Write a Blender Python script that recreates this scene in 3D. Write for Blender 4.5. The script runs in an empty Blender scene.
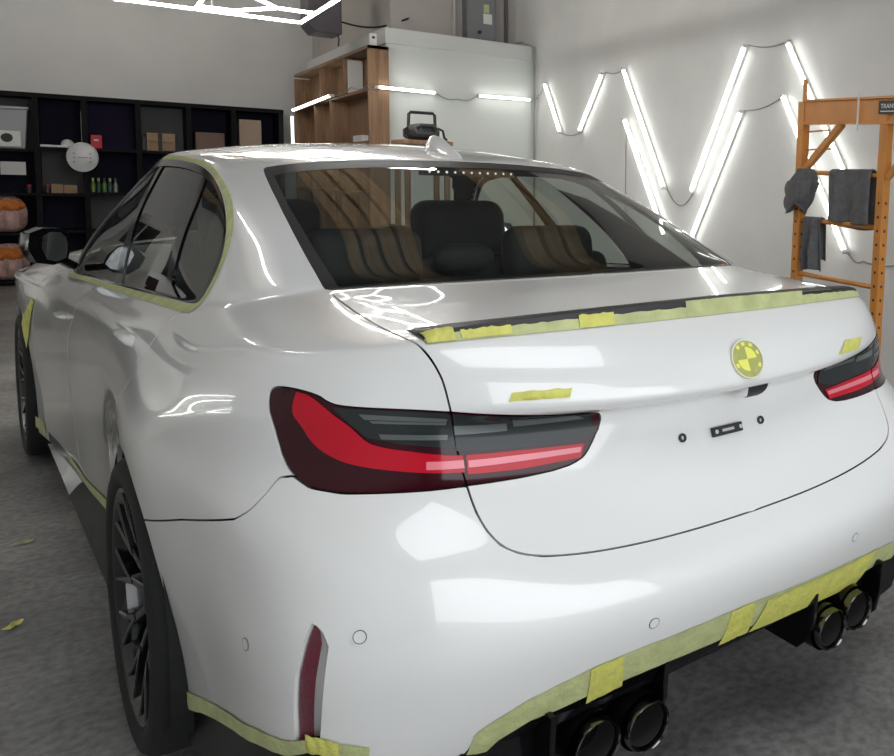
import bpy, bmesh, math, random
import numpy as np
from mathutils import Vector, Matrix
random.seed(7)
SC = bpy.context.scene
COL = SC.collection
# ------------------------------------------------------------------ camera, sky, exposure
# world axes follow the room (x to the lit side wall, y to the back wall, z up); the car stands turned by CAR_TURN
CAR_TURN = .086
_c, _s = math.cos(CAR_TURN), math.sin(CAR_TURN)
def car_to_room(p):
    return Vector((_c*p[0]-_s*p[1], _s*p[0]+_c*p[1], p[2]))
CAM_LOC = car_to_room((-1.223, -1.329, 1.343))
YAW, PITCH, ROLL = .797-CAR_TURN, .085, .027
FOCAL, PPX, PPY, W_PX, H_PX = 846., 798.4, 259.7, 894., 756.
cd = bpy.data.cameras.new('camera')
cam = bpy.data.objects.new('camera', cd); COL.objects.link(cam)
fwd = Vector((math.sin(YAW)*math.cos(PITCH), math.cos(YAW)*math.cos(PITCH), -math.sin(PITCH)))
rgt = Vector((math.cos(YAW), -math.sin(YAW), 0)); upv = rgt.cross(fwd)
r2 = rgt*math.cos(ROLL)+upv*math.sin(ROLL); u2 = -rgt*math.sin(ROLL)+upv*math.cos(ROLL)
cam.matrix_world = Matrix(((r2.x,u2.x,-fwd.x,CAM_LOC.x),(r2.y,u2.y,-fwd.y,CAM_LOC.y),(r2.z,u2.z,-fwd.z,CAM_LOC.z),(0,0,0,1)))
cd.sensor_fit = 'HORIZONTAL'; cd.sensor_width = 36.; cd.lens = FOCAL/W_PX*36.
cd.shift_x = (W_PX/2-PPX)/W_PX; cd.shift_y = (PPY-H_PX/2)/W_PX      # the photograph is an off-centre crop
cd.clip_start = .05; cd.clip_end = 200
SC.camera = cam
SC.view_settings.view_transform = 'Standard'; SC.view_settings.look = 'None'
SC.view_settings.gamma = 1; SC.view_settings.use_curve_mapping = False
SC.view_settings.exposure = 0.4
SC.cycles.use_denoising = True
SC.cycles.max_bounces = 8; SC.cycles.transparent_max_bounces = 16
SC.cycles.caustics_reflective = False; SC.cycles.caustics_refractive = False
SC.cycles.sample_clamp_indirect = 6
world = bpy.data.worlds.new('overcast_sky'); SC.world = world; world.use_nodes = True
wb = world.node_tree.nodes['Background']; wb.inputs[0].default_value = (.93,.965,1,1); wb.inputs[1].default_value = 2.9
TUBE_POWER = 22.0       # emission of the ceiling honeycomb tubes
WALL_TUBE_POWER = 6.0   # emission of the tubes on the walls
# ------------------------------------------------------------------ car body surface
# ---- car body control net (left half, x>0 here, mirrored later); car frame: y forward from rear bumper, z up
def _rows():
    T = {}
    T[0] = [(0,.10,.25),(.22,.10,.25),(.42,.11,.25),(.58,.13,.25),(.70,.17,.20),(.79,.24,.17),(.84,.33,.15),(.865,.45,.14),(.88,.60,.135),(.90,.82,.135)]
    T[1] = [(0,.02,.33),(.22,.02,.33),(.42,.03,.33),(.58,.05,.33),(.70,.085,.33),(.79,.14,.33),(.845,.22,.33),(.875,.36,.32),(.89,.56,.32),(.914,.80,.31)]
    T[2] = [(0,-.055,.46),(.22,-.05,.46),(.42,-.03,.46),(.58,0,.46),(.70,.045,.46),(.795,.11,.46),(.855,.20,.46),(.885,.35,.45),(.902,.56,.45),(.930,.80,.44)]
    T[3] = [(0,-.07,.55),(.22,-.065,.55),(.42,-.045,.55),(.58,-.012,.55),(.70,.035,.55),(.795,.105,.55),(.858,.20,.55),(.892,.36,.55),(.912,.57,.55),(.941,.82,.54)]
    T[4] = [(0,-.045,.61),(.22,-.04,.61),(.42,-.02,.62),(.58,.01,.64),(.70,.05,.65),(.79,.115,.65),(.855,.21,.65),(.892,.37,.65),(.915,.58,.64),(.946,.83,.63)]
    T[5] = [(0,.0,.66),(.22,.005,.66),(.42,.02,.67),(.58,.045,.70),(.69,.08,.715),(.785,.14,.725),(.852,.23,.73),(.892,.38,.73),(.917,.59,.72),(.945,.84,.71)]
    T[6] = [(0,.07,.78),(.22,.075,.78),(.42,.09,.785),(.57,.115,.79),(.68,.15,.795),(.775,.205,.80),(.842,.28,.80),(.885,.41,.80),(.911,.60,.785),(.933,.85,.77)]
    T[7] = [(0,.09,.865),(.22,.095,.865),(.42,.115,.87),(.565,.135,.875),(.67,.165,.88),(.765,.215,.885),(.832,.30,.885),(.877,.42,.88),(.903,.61,.845),(.921,.86,.815)]
    T[8] = [(0,.075,.892),(.22,.08,.892),(.42,.105,.897),(.56,.135,.905),(.665,.165,.912),(.76,.22,.915),(.828,.305,.913),(.870,.425,.905),(.896,.615,.872),(.912,.87,.84)]
    T[9] = [(0,.0,.908),(.22,.015,.91),(.42,.065,.916),(.56,.125,.928),(.66,.165,.935),(.755,.222,.938),(.822,.31,.936),(.863,.43,.928),(.889,.62,.897),(.900,.875,.865)]
    T[10]= [(0,.012,.955),(.22,.025,.955),(.42,.07,.957),(.56,.13,.96),(.655,.17,.962),(.748,.23,.962),(.812,.315,.96),(.853,.435,.952),(.879,.63,.925),(.888,.88,.897)]
    T[11]= [(0,.035,1.0),(.22,.05,1.0),(.42,.09,1.0),(.56,.145,1.0),(.645,.185,.998),(.73,.245,.993),(.792,.33,.988),(.835,.445,.978),(.863,.64,.953),(.874,.89,.93)]
    T[12]= [(0,.105,1.055),(.22,.115,1.054),(.42,.145,1.05),(.56,.185,1.044),(.64,.225,1.036),(.712,.28,1.022),(.77,.355,1.01),(.812,.46,.998),(.842,.65,.972),(.858,.90,.948)]
    T[13]= [(0,.16,1.066),(.22,.17,1.065),(.42,.20,1.061),(.56,.24,1.055),(.635,.275,1.045),(.70,.325,1.032),(.756,.39,1.019),(.80,.49,1.008),(.833,.665,.985),(.851,.91,.962)]
    T[14]= [(0,.36,1.083),(.22,.365,1.082),(.42,.385,1.077),(.56,.41,1.069),(.628,.435,1.058),(.69,.47,1.044),(.743,.525,1.03),(.788,.60,1.018),(.822,.74,.998),(.84,.94,.98)]
    T[15]= [(0,.60,1.10),(.22,.61,1.099),(.42,.645,1.094),(.56,.70,1.086),(.62,.735,1.078),(.67,.77,1.066),(.712,.82,1.055),(.748,.885,1.044),(.775,.97,1.034),(.79,1.08,1.024)]
    T[16]= [(0,.65,1.118),(.22,.66,1.117),(.42,.695,1.112),(.555,.75,1.104),(.612,.785,1.095),(.66,.82,1.086),(.70,.868,1.076),(.735,.93,1.066),(.762,1.01,1.058),(.778,1.115,1.05)]
    T[17]= [(0,.82,1.185),(.22,.83,1.184),(.41,.865,1.178),(.535,.915,1.168),(.59,.95,1.16),(.635,.985,1.152),(.67,1.03,1.146),(.70,1.085,1.14),(.722,1.15,1.137),(.737,1.24,1.135)]
    T[18]= [(0,1.06,1.285),(.22,1.07,1.284),(.40,1.105,1.276),(.52,1.15,1.265),(.567,1.185,1.257),(.605,1.22,1.252),(.635,1.26,1.249),(.659,1.305,1.248),(.676,1.36,1.248),(.688,1.43,1.25)]
    T[19]= [(0,1.33,1.382),(.22,1.345,1.379),(.39,1.38,1.371),(.50,1.42,1.36),(.54,1.46,1.353),(.573,1.505,1.349),(.597,1.55,1.347),(.613,1.60,1.347),(.623,1.65,1.349),(.63,1.71,1.353),
             (.636,1.82,1.362),(.642,2.0,1.372),(.645,2.2,1.378),(.643,2.4,1.378),(.635,2.58,1.370),(.62,2.73,1.362),(.57,2.80,1.375),(.48,2.78,1.398),(.35,2.74,1.415),(.18,2.71,1.423),(0,2.70,1.425)]
    T[20]= [(0,1.50,1.412),(.2,1.51,1.409),(.36,1.54,1.403),(.46,1.58,1.395),(.495,1.62,1.39),(.525,1.66,1.387),(.547,1.70,1.386),(.562,1.74,1.387),(.572,1.79,1.389),(.578,1.84,1.392),
             (.583,1.92,1.397),(.588,2.05,1.403),(.59,2.2,1.407),(.588,2.38,1.407),(.58,2.5,1.403),(.56,2.6,1.399),(.51,2.64,1.403),(.43,2.63,1.413),(.31,2.61,1.424),(.16,2.59,1.431),(0,2.58,1.433)]
    T[21]= [(0,1.75,1.436),(.12,1.755,1.435),(.2,1.78,1.433),(.26,1.82,1.431),(.285,1.85,1.431),(.30,1.88,1.431),(.31,1.92,1.432),(.318,1.96,1.433),(.323,2.0,1.434),(.325,2.04,1.435),
             (.327,2.08,1.436),(.328,2.13,1.437),(.328,2.2,1.437),(.325,2.27,1.437),(.32,2.32,1.437),(.31,2.36,1.437),(.28,2.40,1.438),(.23,2.42,1.439),(.16,2.43,1.441),(.08,2.43,1.443),(0,2.43,1.443)]
    sy = [1.95,1.955,1.96,1.97,1.98,1.99,2.0,2.02,2.04,2.06,2.08,2.11,2.15,2.18,2.2,2.22,2.23,2.24,2.245,2.25,2.25]
    T[22]= [(0,y,1.446) for y in sy]
    dx=[0,0,0,0,-.022,-.034,-.034,-.024,-.01,0]; dy=[0,0,0,0,.008,.024,.045,.055,.045,.02]
    for r,a in ((4,.25),(5,.6),(6,1),(7,1),(8,1),(9,1),(10,1),(11,.8),(12,.5),(13,.25)):
        T[r]=[(x+a*dx[i],y+a*dy[i],z) for i,(x,y,z) in enumerate(T[r])]
    ybelt=[1.25,1.55,1.9,2.35,2.8,3.2]
    BY=[0,1.13,1.6,2.2,2.8,3.3,4.0]; BZ=[1.03,1.02,1.002,.972,.945,.922,.90]; BX=[.79,.795,.808,.818,.825,.83,.83]
    S=[0,.03,.06,.085,.12,.17,.25,.35,.5,.7,.85]; W=[0,.034,.058,.072,.078,.083,.089,.088,.081,.072,.055]
    tt=[.14,.24,.35,.47,.6,.72,.82,.91,1]
    for r in range(0,16):
        for k in range(6):
            y=ybelt[k] if r>=15 else [1.10,1.42,1.88,2.4,2.92,3.45][k]*(1-max(0,(r-11))/4.)+ybelt[k]*max(0,(r-11))/4.
            if r==15: y=ybelt[k]
            zb=np.interp(y,BY,BZ)
            if r<7: z=[.18,.30,.43,.54,.63,.71,.77][r]
            else: z=.77+(zb-.77)*tt[[7,8,9,10,11,12,13,14,15].index(r)] if r<16 else zb
            s=zb-z
            w=np.interp(y,BY,BX)+np.interp(s,S,W)
            g=np.interp(z,[0,.68,.76,.84,.90,.96],[1,1,.9,.55,.22,0])
            w+=.066*np.exp(-((y-1.08)/.40)**2)*g + .070*np.exp(-((y-3.95)/.50)**2)*g
            T[r].append((w,y,z))
        if r<11: zf=T[r][-1][2]; T[r]+= [(.975,3.95,zf),(.915,4.42,zf),(.69,4.65,zf),(.36,4.76,zf),(0,4.79,zf)]
        elif r==11: T[r]+=[(.95,3.95,.85),(.875,4.40,.84),(.65,4.6,.83),(.34,4.69,.82),(0,4.72,.82)]
        elif r==12: T[r]+=[(.92,3.95,.885),(.81,4.35,.875),(.57,4.5,.87),(.3,4.57,.865),(0,4.59,.865)]
        elif r==13: T[r]+=[(.86,3.9,.915),(.74,4.22,.92),(.53,4.35,.92),(.27,4.4,.925),(0,4.41,.93)]
        elif r==14: T[r]+=[(.82,3.68,.945),(.70,3.9,.97),(.50,4.0,.985),(.26,4.05,.99),(0,4.06,.995)]
        elif r==15: T[r]+=[(.78,3.42,.97),(.66,3.55,1.0),(.48,3.62,1.02),(.25,3.66,1.035),(0,3.67,1.04)]
    for r,t,bl in ((16,.09,.008),(17,.40,.024),(18,.70,.020)):
        for c in range(10,21):
            a=np.array(T[15][c]);b=np.array(T[19][c]); p=a+(b-a)*t; p[0]+= bl*(1 if c<17 else .3); 
            if c>=16: p[2]+=bl*.6
            T[r].append(tuple(p))
    return np.array([T[r] for r in range(23)],float)
NET=_rows(); NET[20:,:,2]+=np.array([.008,.015,.017])[:,None]; NR,NC=NET.shape[:2]
def _ghost(Q):
    m=np.array([-1,1,1.])
    Q=np.concatenate([Q[:,1:2]*m,Q,Q[:,-2:-1]*m],1)
    return np.concatenate([2*Q[:1]-Q[1:2],Q,Q[-2:-1]*m],0)
def _knot(Q):
    G=_ghost(Q)
    A=(G[:-2]+4*G[1:-1]+G[2:])/6
    return (A[:,:-2]+4*A[:,1:-1]+A[:,2:])/6
CT=NET.copy()
for _ in range(3): CT=CT+.6*(NET-_knot(CT))
CT[:,0,0]=0;CT[:,-1,0]=0;CT[-1,:,0]=0
def _basis(t):
    return np.stack([(1-t)**3,3*t**3-6*t*t+4,-3*t**3+3*t*t+3*t+1,t**3],-1)/6
def _dbasis(t):
    return np.stack([-(1-t)**2*3,9*t*t-12*t,-9*t*t+6*t+3,3*t*t],-1)/6
def surf(u,v,deriv=False):
    """u = column coordinate, v = row coordinate -> points (left side has +x here)"""
    u=np.asarray(u,float);v=np.asarray(v,float)
    G=_ghost(CT)
    iu=np.clip(np.floor(u).astype(int),0,NC-2);iv=np.clip(np.floor(v).astype(int),0,NR-2)
    bu=_basis(u-iu);bv=_basis(v-iv);du=_dbasis(u-iu);dv=_dbasis(v-iv)
    P=0;Pu=0;Pv=0
    for a in range(4):
        for b in range(4):
            g=G[iv+a,iu+b]
            P=P+g*(bv[...,a]*bu[...,b])[...,None]
            Pu=Pu+g*(bv[...,a]*du[...,b])[...,None]
            Pv=Pv+g*(dv[...,a]*bu[...,b])[...,None]
    if not deriv: return P
    n=np.cross(Pu,Pv); n/= np.maximum(np.linalg.norm(n,axis=-1,keepdims=True),1e-9)
    return P,n
# ------------------------------------------------------------------ helpers
def new_mat(name, col, rough=.5, metal=0., coat=0., noise=None, bump=None, emit=None, spec=.5, trans=0.):
    """procedural principled material; noise=(scale, amount, stretch) breaks the colour up, bump=(scale, strength) gives fine relief"""
    m = bpy.data.materials.new(name); m.use_nodes = True
    nt = m.node_tree; b = nt.nodes['Principled BSDF']
    b.inputs['Base Color'].default_value = (*col, 1); b.inputs['Roughness'].default_value = rough
    b.inputs['Metallic'].default_value = metal; b.inputs['Coat Weight'].default_value = coat
    b.inputs['Coat Roughness'].default_value = .03; b.inputs['Specular IOR Level'].default_value = spec
    b.inputs['Transmission Weight'].default_value = trans
    if noise or bump:
        tc = nt.nodes.new('ShaderNodeTexCoord')
    if noise:
        sc_, am, st = noise
        mp = nt.nodes.new('ShaderNodeMapping'); mp.inputs['Scale'].default_value = st
        nz = nt.nodes.new('ShaderNodeTexNoise'); nz.inputs['Scale'].default_value = sc_; nz.inputs['Detail'].default_value = 6
        rp = nt.nodes.new('ShaderNodeValToRGB')
        rp.color_ramp.elements[0].position = .3; rp.color_ramp.elements[1].position = .7
        rp.color_ramp.elements[0].color = (*[c*(1-am) for c in col], 1); rp.color_ramp.elements[1].color = (*[min(1,c*(1+am)) for c in col], 1)
        nt.links.new(tc.outputs['Object'], mp.inputs[0]); nt.links.new(mp.outputs[0], nz.inputs['Vector'])
        nt.links.new(nz.outputs['Fac'], rp.inputs[0]); nt.links.new(rp.outputs[0], b.inputs['Base Color'])
    if bump:
        nz2 = nt.nodes.new('ShaderNodeTexNoise'); nz2.inputs['Scale'].default_value = bump[0]; nz2.inputs['Detail'].default_value = 5
        bp = nt.nodes.new('ShaderNodeBump'); bp.inputs['Strength'].default_value = bump[1]; bp.inputs['Distance'].default_value = .01
        nt.links.new(tc.outputs['Object'], nz2.inputs['Vector']); nt.links.new(nz2.outputs['Fac'], bp.inputs['Height'])
        nt.links.new(bp.outputs[0], b.inputs['Normal'])
    if emit:
        b.inputs['Emission Color'].default_value = (*emit[0], 1); b.inputs['Emission Strength'].default_value = emit[1]
    return m
def glass_mat(name, tint, gloss=.02, ior=1.5):
    """thin sheet glass: mirror reflection by Fresnel over a tinted see-through sheet"""
    m = bpy.data.materials.new(name); m.use_nodes = True; nt = m.node_tree
    for n in list(nt.nodes):
        if n.type != 'OUTPUT_MATERIAL': nt.nodes.remove(n)
    out = [n for n in nt.nodes if n.type == 'OUTPUT_MATERIAL'][0]
    tr = nt.nodes.new('ShaderNodeBsdfTransparent'); tr.inputs[0].default_value = (*tint, 1)
    gl = nt.nodes.new('ShaderNodeBsdfGlossy'); gl.inputs['Roughness'].default_value = gloss
    fr = nt.nodes.new('ShaderNodeFresnel'); fr.inputs['IOR'].default_value = ior
    mx = nt.nodes.new('ShaderNodeMixShader')
    ge = nt.nodes.new('ShaderNodeNewGeometry'); io = nt.nodes.new('ShaderNodeMapRange'); io.inputs[3].default_value = ior; io.inputs[4].default_value = 1/ior   # a sheet has the same mirror share from both faces
    nt.links.new(ge.outputs['Backfacing'], io.inputs[0]); nt.links.new(io.outputs[0], fr.inputs['IOR'])
    nt.links.new(fr.outputs[0], mx.inputs[0]); nt.links.new(tr.outputs[0], mx.inputs[1]); nt.links.new(gl.outputs[0], mx.inputs[2])
    nt.links.new(mx.outputs[0], out.inputs[0])
    return m
def emit_mat(name, col, power):
    m = bpy.data.materials.new(name); m.use_nodes = True; nt = m.node_tree
    b = nt.nodes['Principled BSDF']; b.inputs['Base Color'].default_value = (.8,.8,.8,1)
    b.inputs['Emission Color'].default_value = (*col,1); b.inputs['Emission Strength'].default_value = power
    return m
def wood_mat(name, c1, c2, rough=.55, scale=3., axis='Z'):
    m = new_mat(name, c1, rough); nt = m.node_tree; b = nt.nodes['Principled BSDF']
    tc = nt.nodes.new('ShaderNodeTexCoord'); mp = nt.nodes.new('ShaderNodeMapping')
    mp.inputs['Scale'].default_value = {'Z':(9,9,.7),'Y':(9,.7,9),'X':(.7,9,9)}[axis]
    nz = nt.nodes.new('ShaderNodeTexNoise'); nz.inputs['Scale'].default_value = scale; nz.inputs['Detail'].default_value = 8; nz.inputs['Distortion'].default_value = .6
    rp = nt.nodes.new('ShaderNodeValToRGB'); rp.color_ramp.elements[0].color = (*c1,1); rp.color_ramp.elements[1].color = (*c2,1)
    rp.color_ramp.elements[0].position = .35; rp.color_ramp.elements[1].position = .65
    nt.links.new(tc.outputs['Object'], mp.inputs[0]); nt.links.new(mp.outputs[0], nz.inputs['Vector']); nt.links.new(nz.outputs['Fac'], rp.inputs[0]); nt.links.new(rp.outputs[0], b.inputs['Base Color'])
    return m
def mesh_of(name, V, F, mat, normals=None, smooth=False):
    me = bpy.data.meshes.new(name)
    V = np.asarray(V, np.float32)
    if isinstance(F, np.ndarray) and F.ndim == 2:
        k = F.shape[1]; n = len(F)
        me.vertices.add(len(V)); me.vertices.foreach_set('co', V.ravel())
        me.loops.add(n*k); me.loops.foreach_set('vertex_index', F.astype(np.int32).ravel())
        me.polygons.add(n); me.polygons.foreach_set('loop_start', np.arange(0, n*k, k, dtype=np.int32))
        me.polygons.foreach_set('use_smooth', np.full(n, bool(smooth)))
        me.update(calc_edges=True)
    else:
        me.from_pydata([tuple(map(float, v)) for v in V], [], [tuple(map(int, f)) for f in F])
        if smooth: me.polygons.foreach_set('use_smooth', np.ones(len(me.polygons), bool))
    me.validate()
    if normals is not None and len(me.vertices) == len(normals):
        me.normals_split_custom_set_from_vertices([tuple(map(float, n)) for n in normals])
    if mat: me.materials.append(mat)
    return me
def add_obj(name, me, parent=None, loc=(0,0,0), rot=(0,0,0)):
    o = bpy.data.objects.new(name, me); COL.objects.link(o)
    o.location = loc; o.rotation_euler = rot
    if parent: o.parent = parent
    return o
def build(name, V, F, mat, parent=None, loc=(0,0,0), rot=(0,0,0), smooth=False, normals=None):
    return add_obj(name, mesh_of(name, V, F, mat, normals, smooth), parent, loc, rot)
def thing(name, label, cat, loc=(0,0,0), rz=0, group=None):
    o = add_obj(name, None, None, loc, (0,0,rz)); o.empty_display_size = .1
    return tag(o, label, cat, group)
def tag(o, label, cat, group=None):
    o['label'] = label; o['category'] = cat
    if group: o['group'] = group
    return o
def struct(o, label=None, cat=None):
    o['kind'] = 'structure'
    if label: o['label'] = label
    if cat: o['category'] = cat
    return o
class Geo:
    """collects simple shapes into one mesh"""
    def __init__(s): s.V=[]; s.F=[]
    def add(s, V, F):
        b=len(s.V); s.V+= [tuple(v) for v in V]; s.F += [tuple(i+b for i in f) for f in F]; return s
    def box(s, x0,x1,y0,y1,z0,z1):
        return s.add([(x0,y0,z0),(x1,y0,z0),(x1,y1,z0),(x0,y1,z0),(x0,y0,z1),(x1,y0,z1),(x1,y1,z1),(x0,y1,z1)],
            [(0,3,2,1),(4,5,6,7),(0,1,5,4),(1,2,6,5),(2,3,7,6),(3,0,4,7)])
    def bar(s, p, q, w, h=None, up=(0,0,1)):
        p=Vector(p);q=Vector(q);d=(q-p).normalized();u=Vector(up)
        if abs(d.dot(u))>.95: u=Vector((1,0,0))
        a=d.cross(u).normalized();b=a.cross(d); h=h or w
        V=[]
        for e in (p,q):
            for i,j in ((-1,-1),(1,-1),(1,1),(-1,1)): V.append(tuple(e+a*(i*w/2)+b*(j*h/2)))
        return s.add(V,[(0,1,2,3),(7,6,5,4),(0,4,5,1),(1,5,6,2),(2,6,7,3),(3,7,4,0)])
    def tube(s, pts, r, n=8, cap=True):
        pts=[Vector(p) for p in pts]; rings=[]; base=len(s.V); up=Vector((0,0,1))
        prev=None
        for i,p in enumerate(pts):
            d=((pts[min(i+1,len(pts)-1)]-pts[max(i-1,0)])).normalized()
            if prev is None:
                u=up if abs(d.dot(up))<.9 else Vector((1,0,0)); a=d.cross(u).normalized()
            else: a=(prev-d*prev.dot(d)).normalized()
            prev=a; b=d.cross(a)
            rr=r[i] if isinstance(r,(list,tuple)) else r
            for k in range(n):
                t=2*math.pi*k/n; s.V.append(tuple(p+a*(math.cos(t)*rr)+b*(math.sin(t)*rr)))
        for i in range(len(pts)-1):
            for k in range(n):
                s.F.append((base+i*n+k,base+i*n+(k+1)%n,base+(i+1)*n+(k+1)%n,base+(i+1)*n+k))
        if cap:
            s.F.append(tuple(base+k for k in range(n))[::-1]); s.F.append(tuple(base+(len(pts)-1)*n+k for k in range(n)))
        return s
    def lathe(s, prof, axis='z', n=24, c=(0,0,0), cap=False):
        """prof = [(radius, height)]"""
        base=len(s.V)
        for r,h in prof:
            for k in range(n):
                t=2*math.pi*k/n; a,b=r*math.cos(t),r*math.sin(t)
                v={'z':(a,b,h),'x':(h,a,b),'y':(b,h,a)}[axis]
                s.V.append((v[0]+c[0],v[1]+c[1],v[2]+c[2]))
        for i in range(len(prof)-1):
            for k in range(n): s.F.append((base+i*n+k,base+i*n+(k+1)%n,base+(i+1)*n+(k+1)%n,base+(i+1)*n+k))
        if cap:
            s.F.append(tuple(base+k for k in range(n))[::-1]); s.F.append(tuple(base+(len(prof)-1)*n+k for k in range(n)))
        return s
    def prism(s, poly, axis, a0, a1):
        """extrudes a 2D outline along an axis; outline in the other two axes"""
        base=len(s.V); n=len(poly)
        for a in (a0,a1):
            for p,q in poly: s.V.append({'x':(a,p,q),'y':(p,a,q),'z':(p,q,a)}[axis])
        s.F.append(tuple(base+i for i in range(n))); s.F.append(tuple(base+n+i for i in range(n))[::-1])
        for i in range(n): s.F.append((base+i,base+n+i,base+n+(i+1)%n,base+(i+1)%n))
        return s
    def grid(s, fn, nu, nv):
        base=len(s.V)
        for j in range(nv+1):
            for i in range(nu+1): s.V.append(tuple(fn(i/nu,j/nv)))
        for j in range(nv):
            for i in range(nu):
                a=base+j*(nu+1)+i; s.F.append((a,a+1,a+nu+2,a+nu+1))
        return s
    def make(s, name, mat, parent=None, loc=(0,0,0), rot=(0,0,0), smooth=False, bevel=0, seg=2, fix=True):
        me=mesh_of(name, s.V, s.F, mat, None, smooth)
        if fix or bevel:
            bm=bmesh.new(); bm.from_mesh(me); bmesh.ops.remove_doubles(bm, verts=bm.verts, dist=1e-5)
            bmesh.ops.recalc_face_normals(bm, faces=bm.faces)
            if bevel:
                es=[e for e in bm.edges if len(e.link_faces)==2 and e.calc_face_angle(0)>.5]
                bmesh.ops.bevel(bm, geom=es, offset=bevel, segments=seg, profile=.5, affect='EDGES', clamp_overlap=True)
            bm.to_mesh(me); bm.free()
        if smooth: me.set_sharp_from_angle(angle=math.radians(40))
        return add_obj(name, me, parent, loc, rot)
# ---- shell trimming: meshes carry V (points), N (normals), Q (u, v) and triangles F
def seg_dist(X, L, skip=None):
    """distance of points X to the 3D polyline L"""
    d=np.full(len(X),1e9)
    for i,(a,b) in enumerate(zip(L[:-1],L[1:])):
        if skip is not None and (skip[i] or skip[i+1]): continue
        ab=b-a; t=np.clip(((X-a)@ab)/max(ab@ab,1e-12),0,1)
        d=np.minimum(d,np.linalg.norm(X-a-t[:,None]*ab,axis=1))
    return d
def resample(poly, step=.08, closed=False):
    P=[np.array(p,float) for p in poly]
    if closed: P.append(P[0])
    out=[]
    for a,b in zip(P[:-1],P[1:]):
        n=max(1,int(np.ceil(np.abs(b-a).max()/step)))
        out+= [a+(b-a)*i/n for i in range(n)]
    out.append(P[-1]); return np.array(out)
def smooth_poly(pts, n=2, closed=False):
    P=np.array(pts,float)
    for _ in range(n):
        if closed:
            Q=np.roll(P,-1,0); P=np.stack([.75*P+.25*Q,.25*P+.75*Q],1).reshape(-1,2)
        else:
            Q=P[1:];R_=P[:-1]; M=np.stack([.75*R_+.25*Q,.25*R_+.75*Q],1).reshape(-1,2)
            P=np.concatenate([P[:1],M,P[-1:]])
    return P
def inside(Q, poly):
    x,y=Q[:,0],Q[:,1]; r=np.zeros(len(Q),bool)
    P=np.array(poly,float)
    for a,b in zip(P,np.roll(P,-1,0)):
        m=(a[1]>y)!=(b[1]>y)
        with np.errstate(divide='ignore',invalid='ignore'):
            xi=(b[0]-a[0])*(y-a[1])/(b[1]-a[1])+a[0]
        r^= m&(x<xi)
    return r
def sdf_uv(M, poly, rounds=0):
    """signed 3D distance (negative inside) of shell vertices to an outline given in surface coordinates"""
    P=smooth_poly(poly,rounds,True) if rounds else np.array(poly,float)
    L=resample(P,.12,True); X=surf(np.clip(np.abs(L[:,0]),0,NC-1),np.clip(L[:,1],0,NR-1))
    V=M['V']*np.array([1 if M['side']>0 else -1,1,1])
    out_=(L[:,0]<-.01)|(L[:,0]>NC-1+.01)|(L[:,1]<-.01)|(L[:,1]>NR-1+.01)      # helper corners off the surface bound nothing
    d=np.full(len(V),.5); lo=X[~out_].min(0)-.1;hi=X[~out_].max(0)+.1
    m=((V>lo)&(V<hi)).all(1)
    d[m]=seg_dist(V[m],X,out_)
    ins=inside(M['Q'],P)
    return np.where(ins,-d,d)
def clip(M, f, keep_below=0.):
    """part of the mesh where f < keep_below, cut exactly through the triangles"""
    V,N,Q,F=M['V'],M['N'],M['Q'],M['F']; g=f-keep_below
    g=np.where(np.abs(g)<1e-7,1e-7,g); ins=g<0; k=ins[F].sum(1)
    full=F[k==3]; out=[full]; newV=[V];newN=[N];newQ=[Q];cnt=len(V); cache={}
    nv=[];
    def cut(i,j):
        nonlocal cnt
        key=(i,j) if i<j else (j,i)
        if key not in cache:
            t=g[i]/(g[i]-g[j]); nv.append((i,j,t)); cache[key]=cnt; cnt+=1
        return cache[key]
    tri=[]
    for f3 in F[(k==1)|(k==2)]:
        ii=[int(q) for q in f3]; s=[ins[q] for q in ii]
        if sum(s)==1:
            a=s.index(True); p,q,r=ii[a],ii[(a+1)%3],ii[(a+2)%3]
            tri.append((p,cut(p,q),cut(p,r)))
        else:
            a=s.index(False); p,q,r=ii[a],ii[(a+1)%3],ii[(a+2)%3]
            x,y=cut(p,q),cut(p,r)
            tri.append((x,q,r)); tri.append((x,r,y))
    if nv:
        I=np.array([a for a,_,_ in nv]);J=np.array([b for _,b,_ in nv]);t=np.array([c for _,_,c in nv])[:,None]
        newV.append(V[I]+(V[J]-V[I])*t); n=N[I]+(N[J]-N[I])*t; newN.append(n/np.linalg.norm(n,axis=1,keepdims=True)); newQ.append(Q[I]+(Q[J]-Q[I])*t)
        out.append(np.array(tri,int).reshape(-1,3))
    V=np.concatenate(newV);N=np.concatenate(newN);Q=np.concatenate(newQ);F=np.concatenate(out)
    used=np.unique(F); mp=np.full(len(V),-1); mp[used]=np.arange(len(used))
    return dict(V=V[used],N=N[used],Q=Q[used],F=mp[F],side=M['side'])
def join(*Ms):
    b=0;V=[];N=[];F=[];Q=[]
    for M in Ms:
        V.append(M['V']);N.append(M['N']);Q.append(M['Q']);F.append(M['F']+b);b+=len(M['V'])
    return dict(V=np.concatenate(V),N=np.concatenate(N),Q=np.concatenate(Q),F=np.concatenate(F),side=1)
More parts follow.
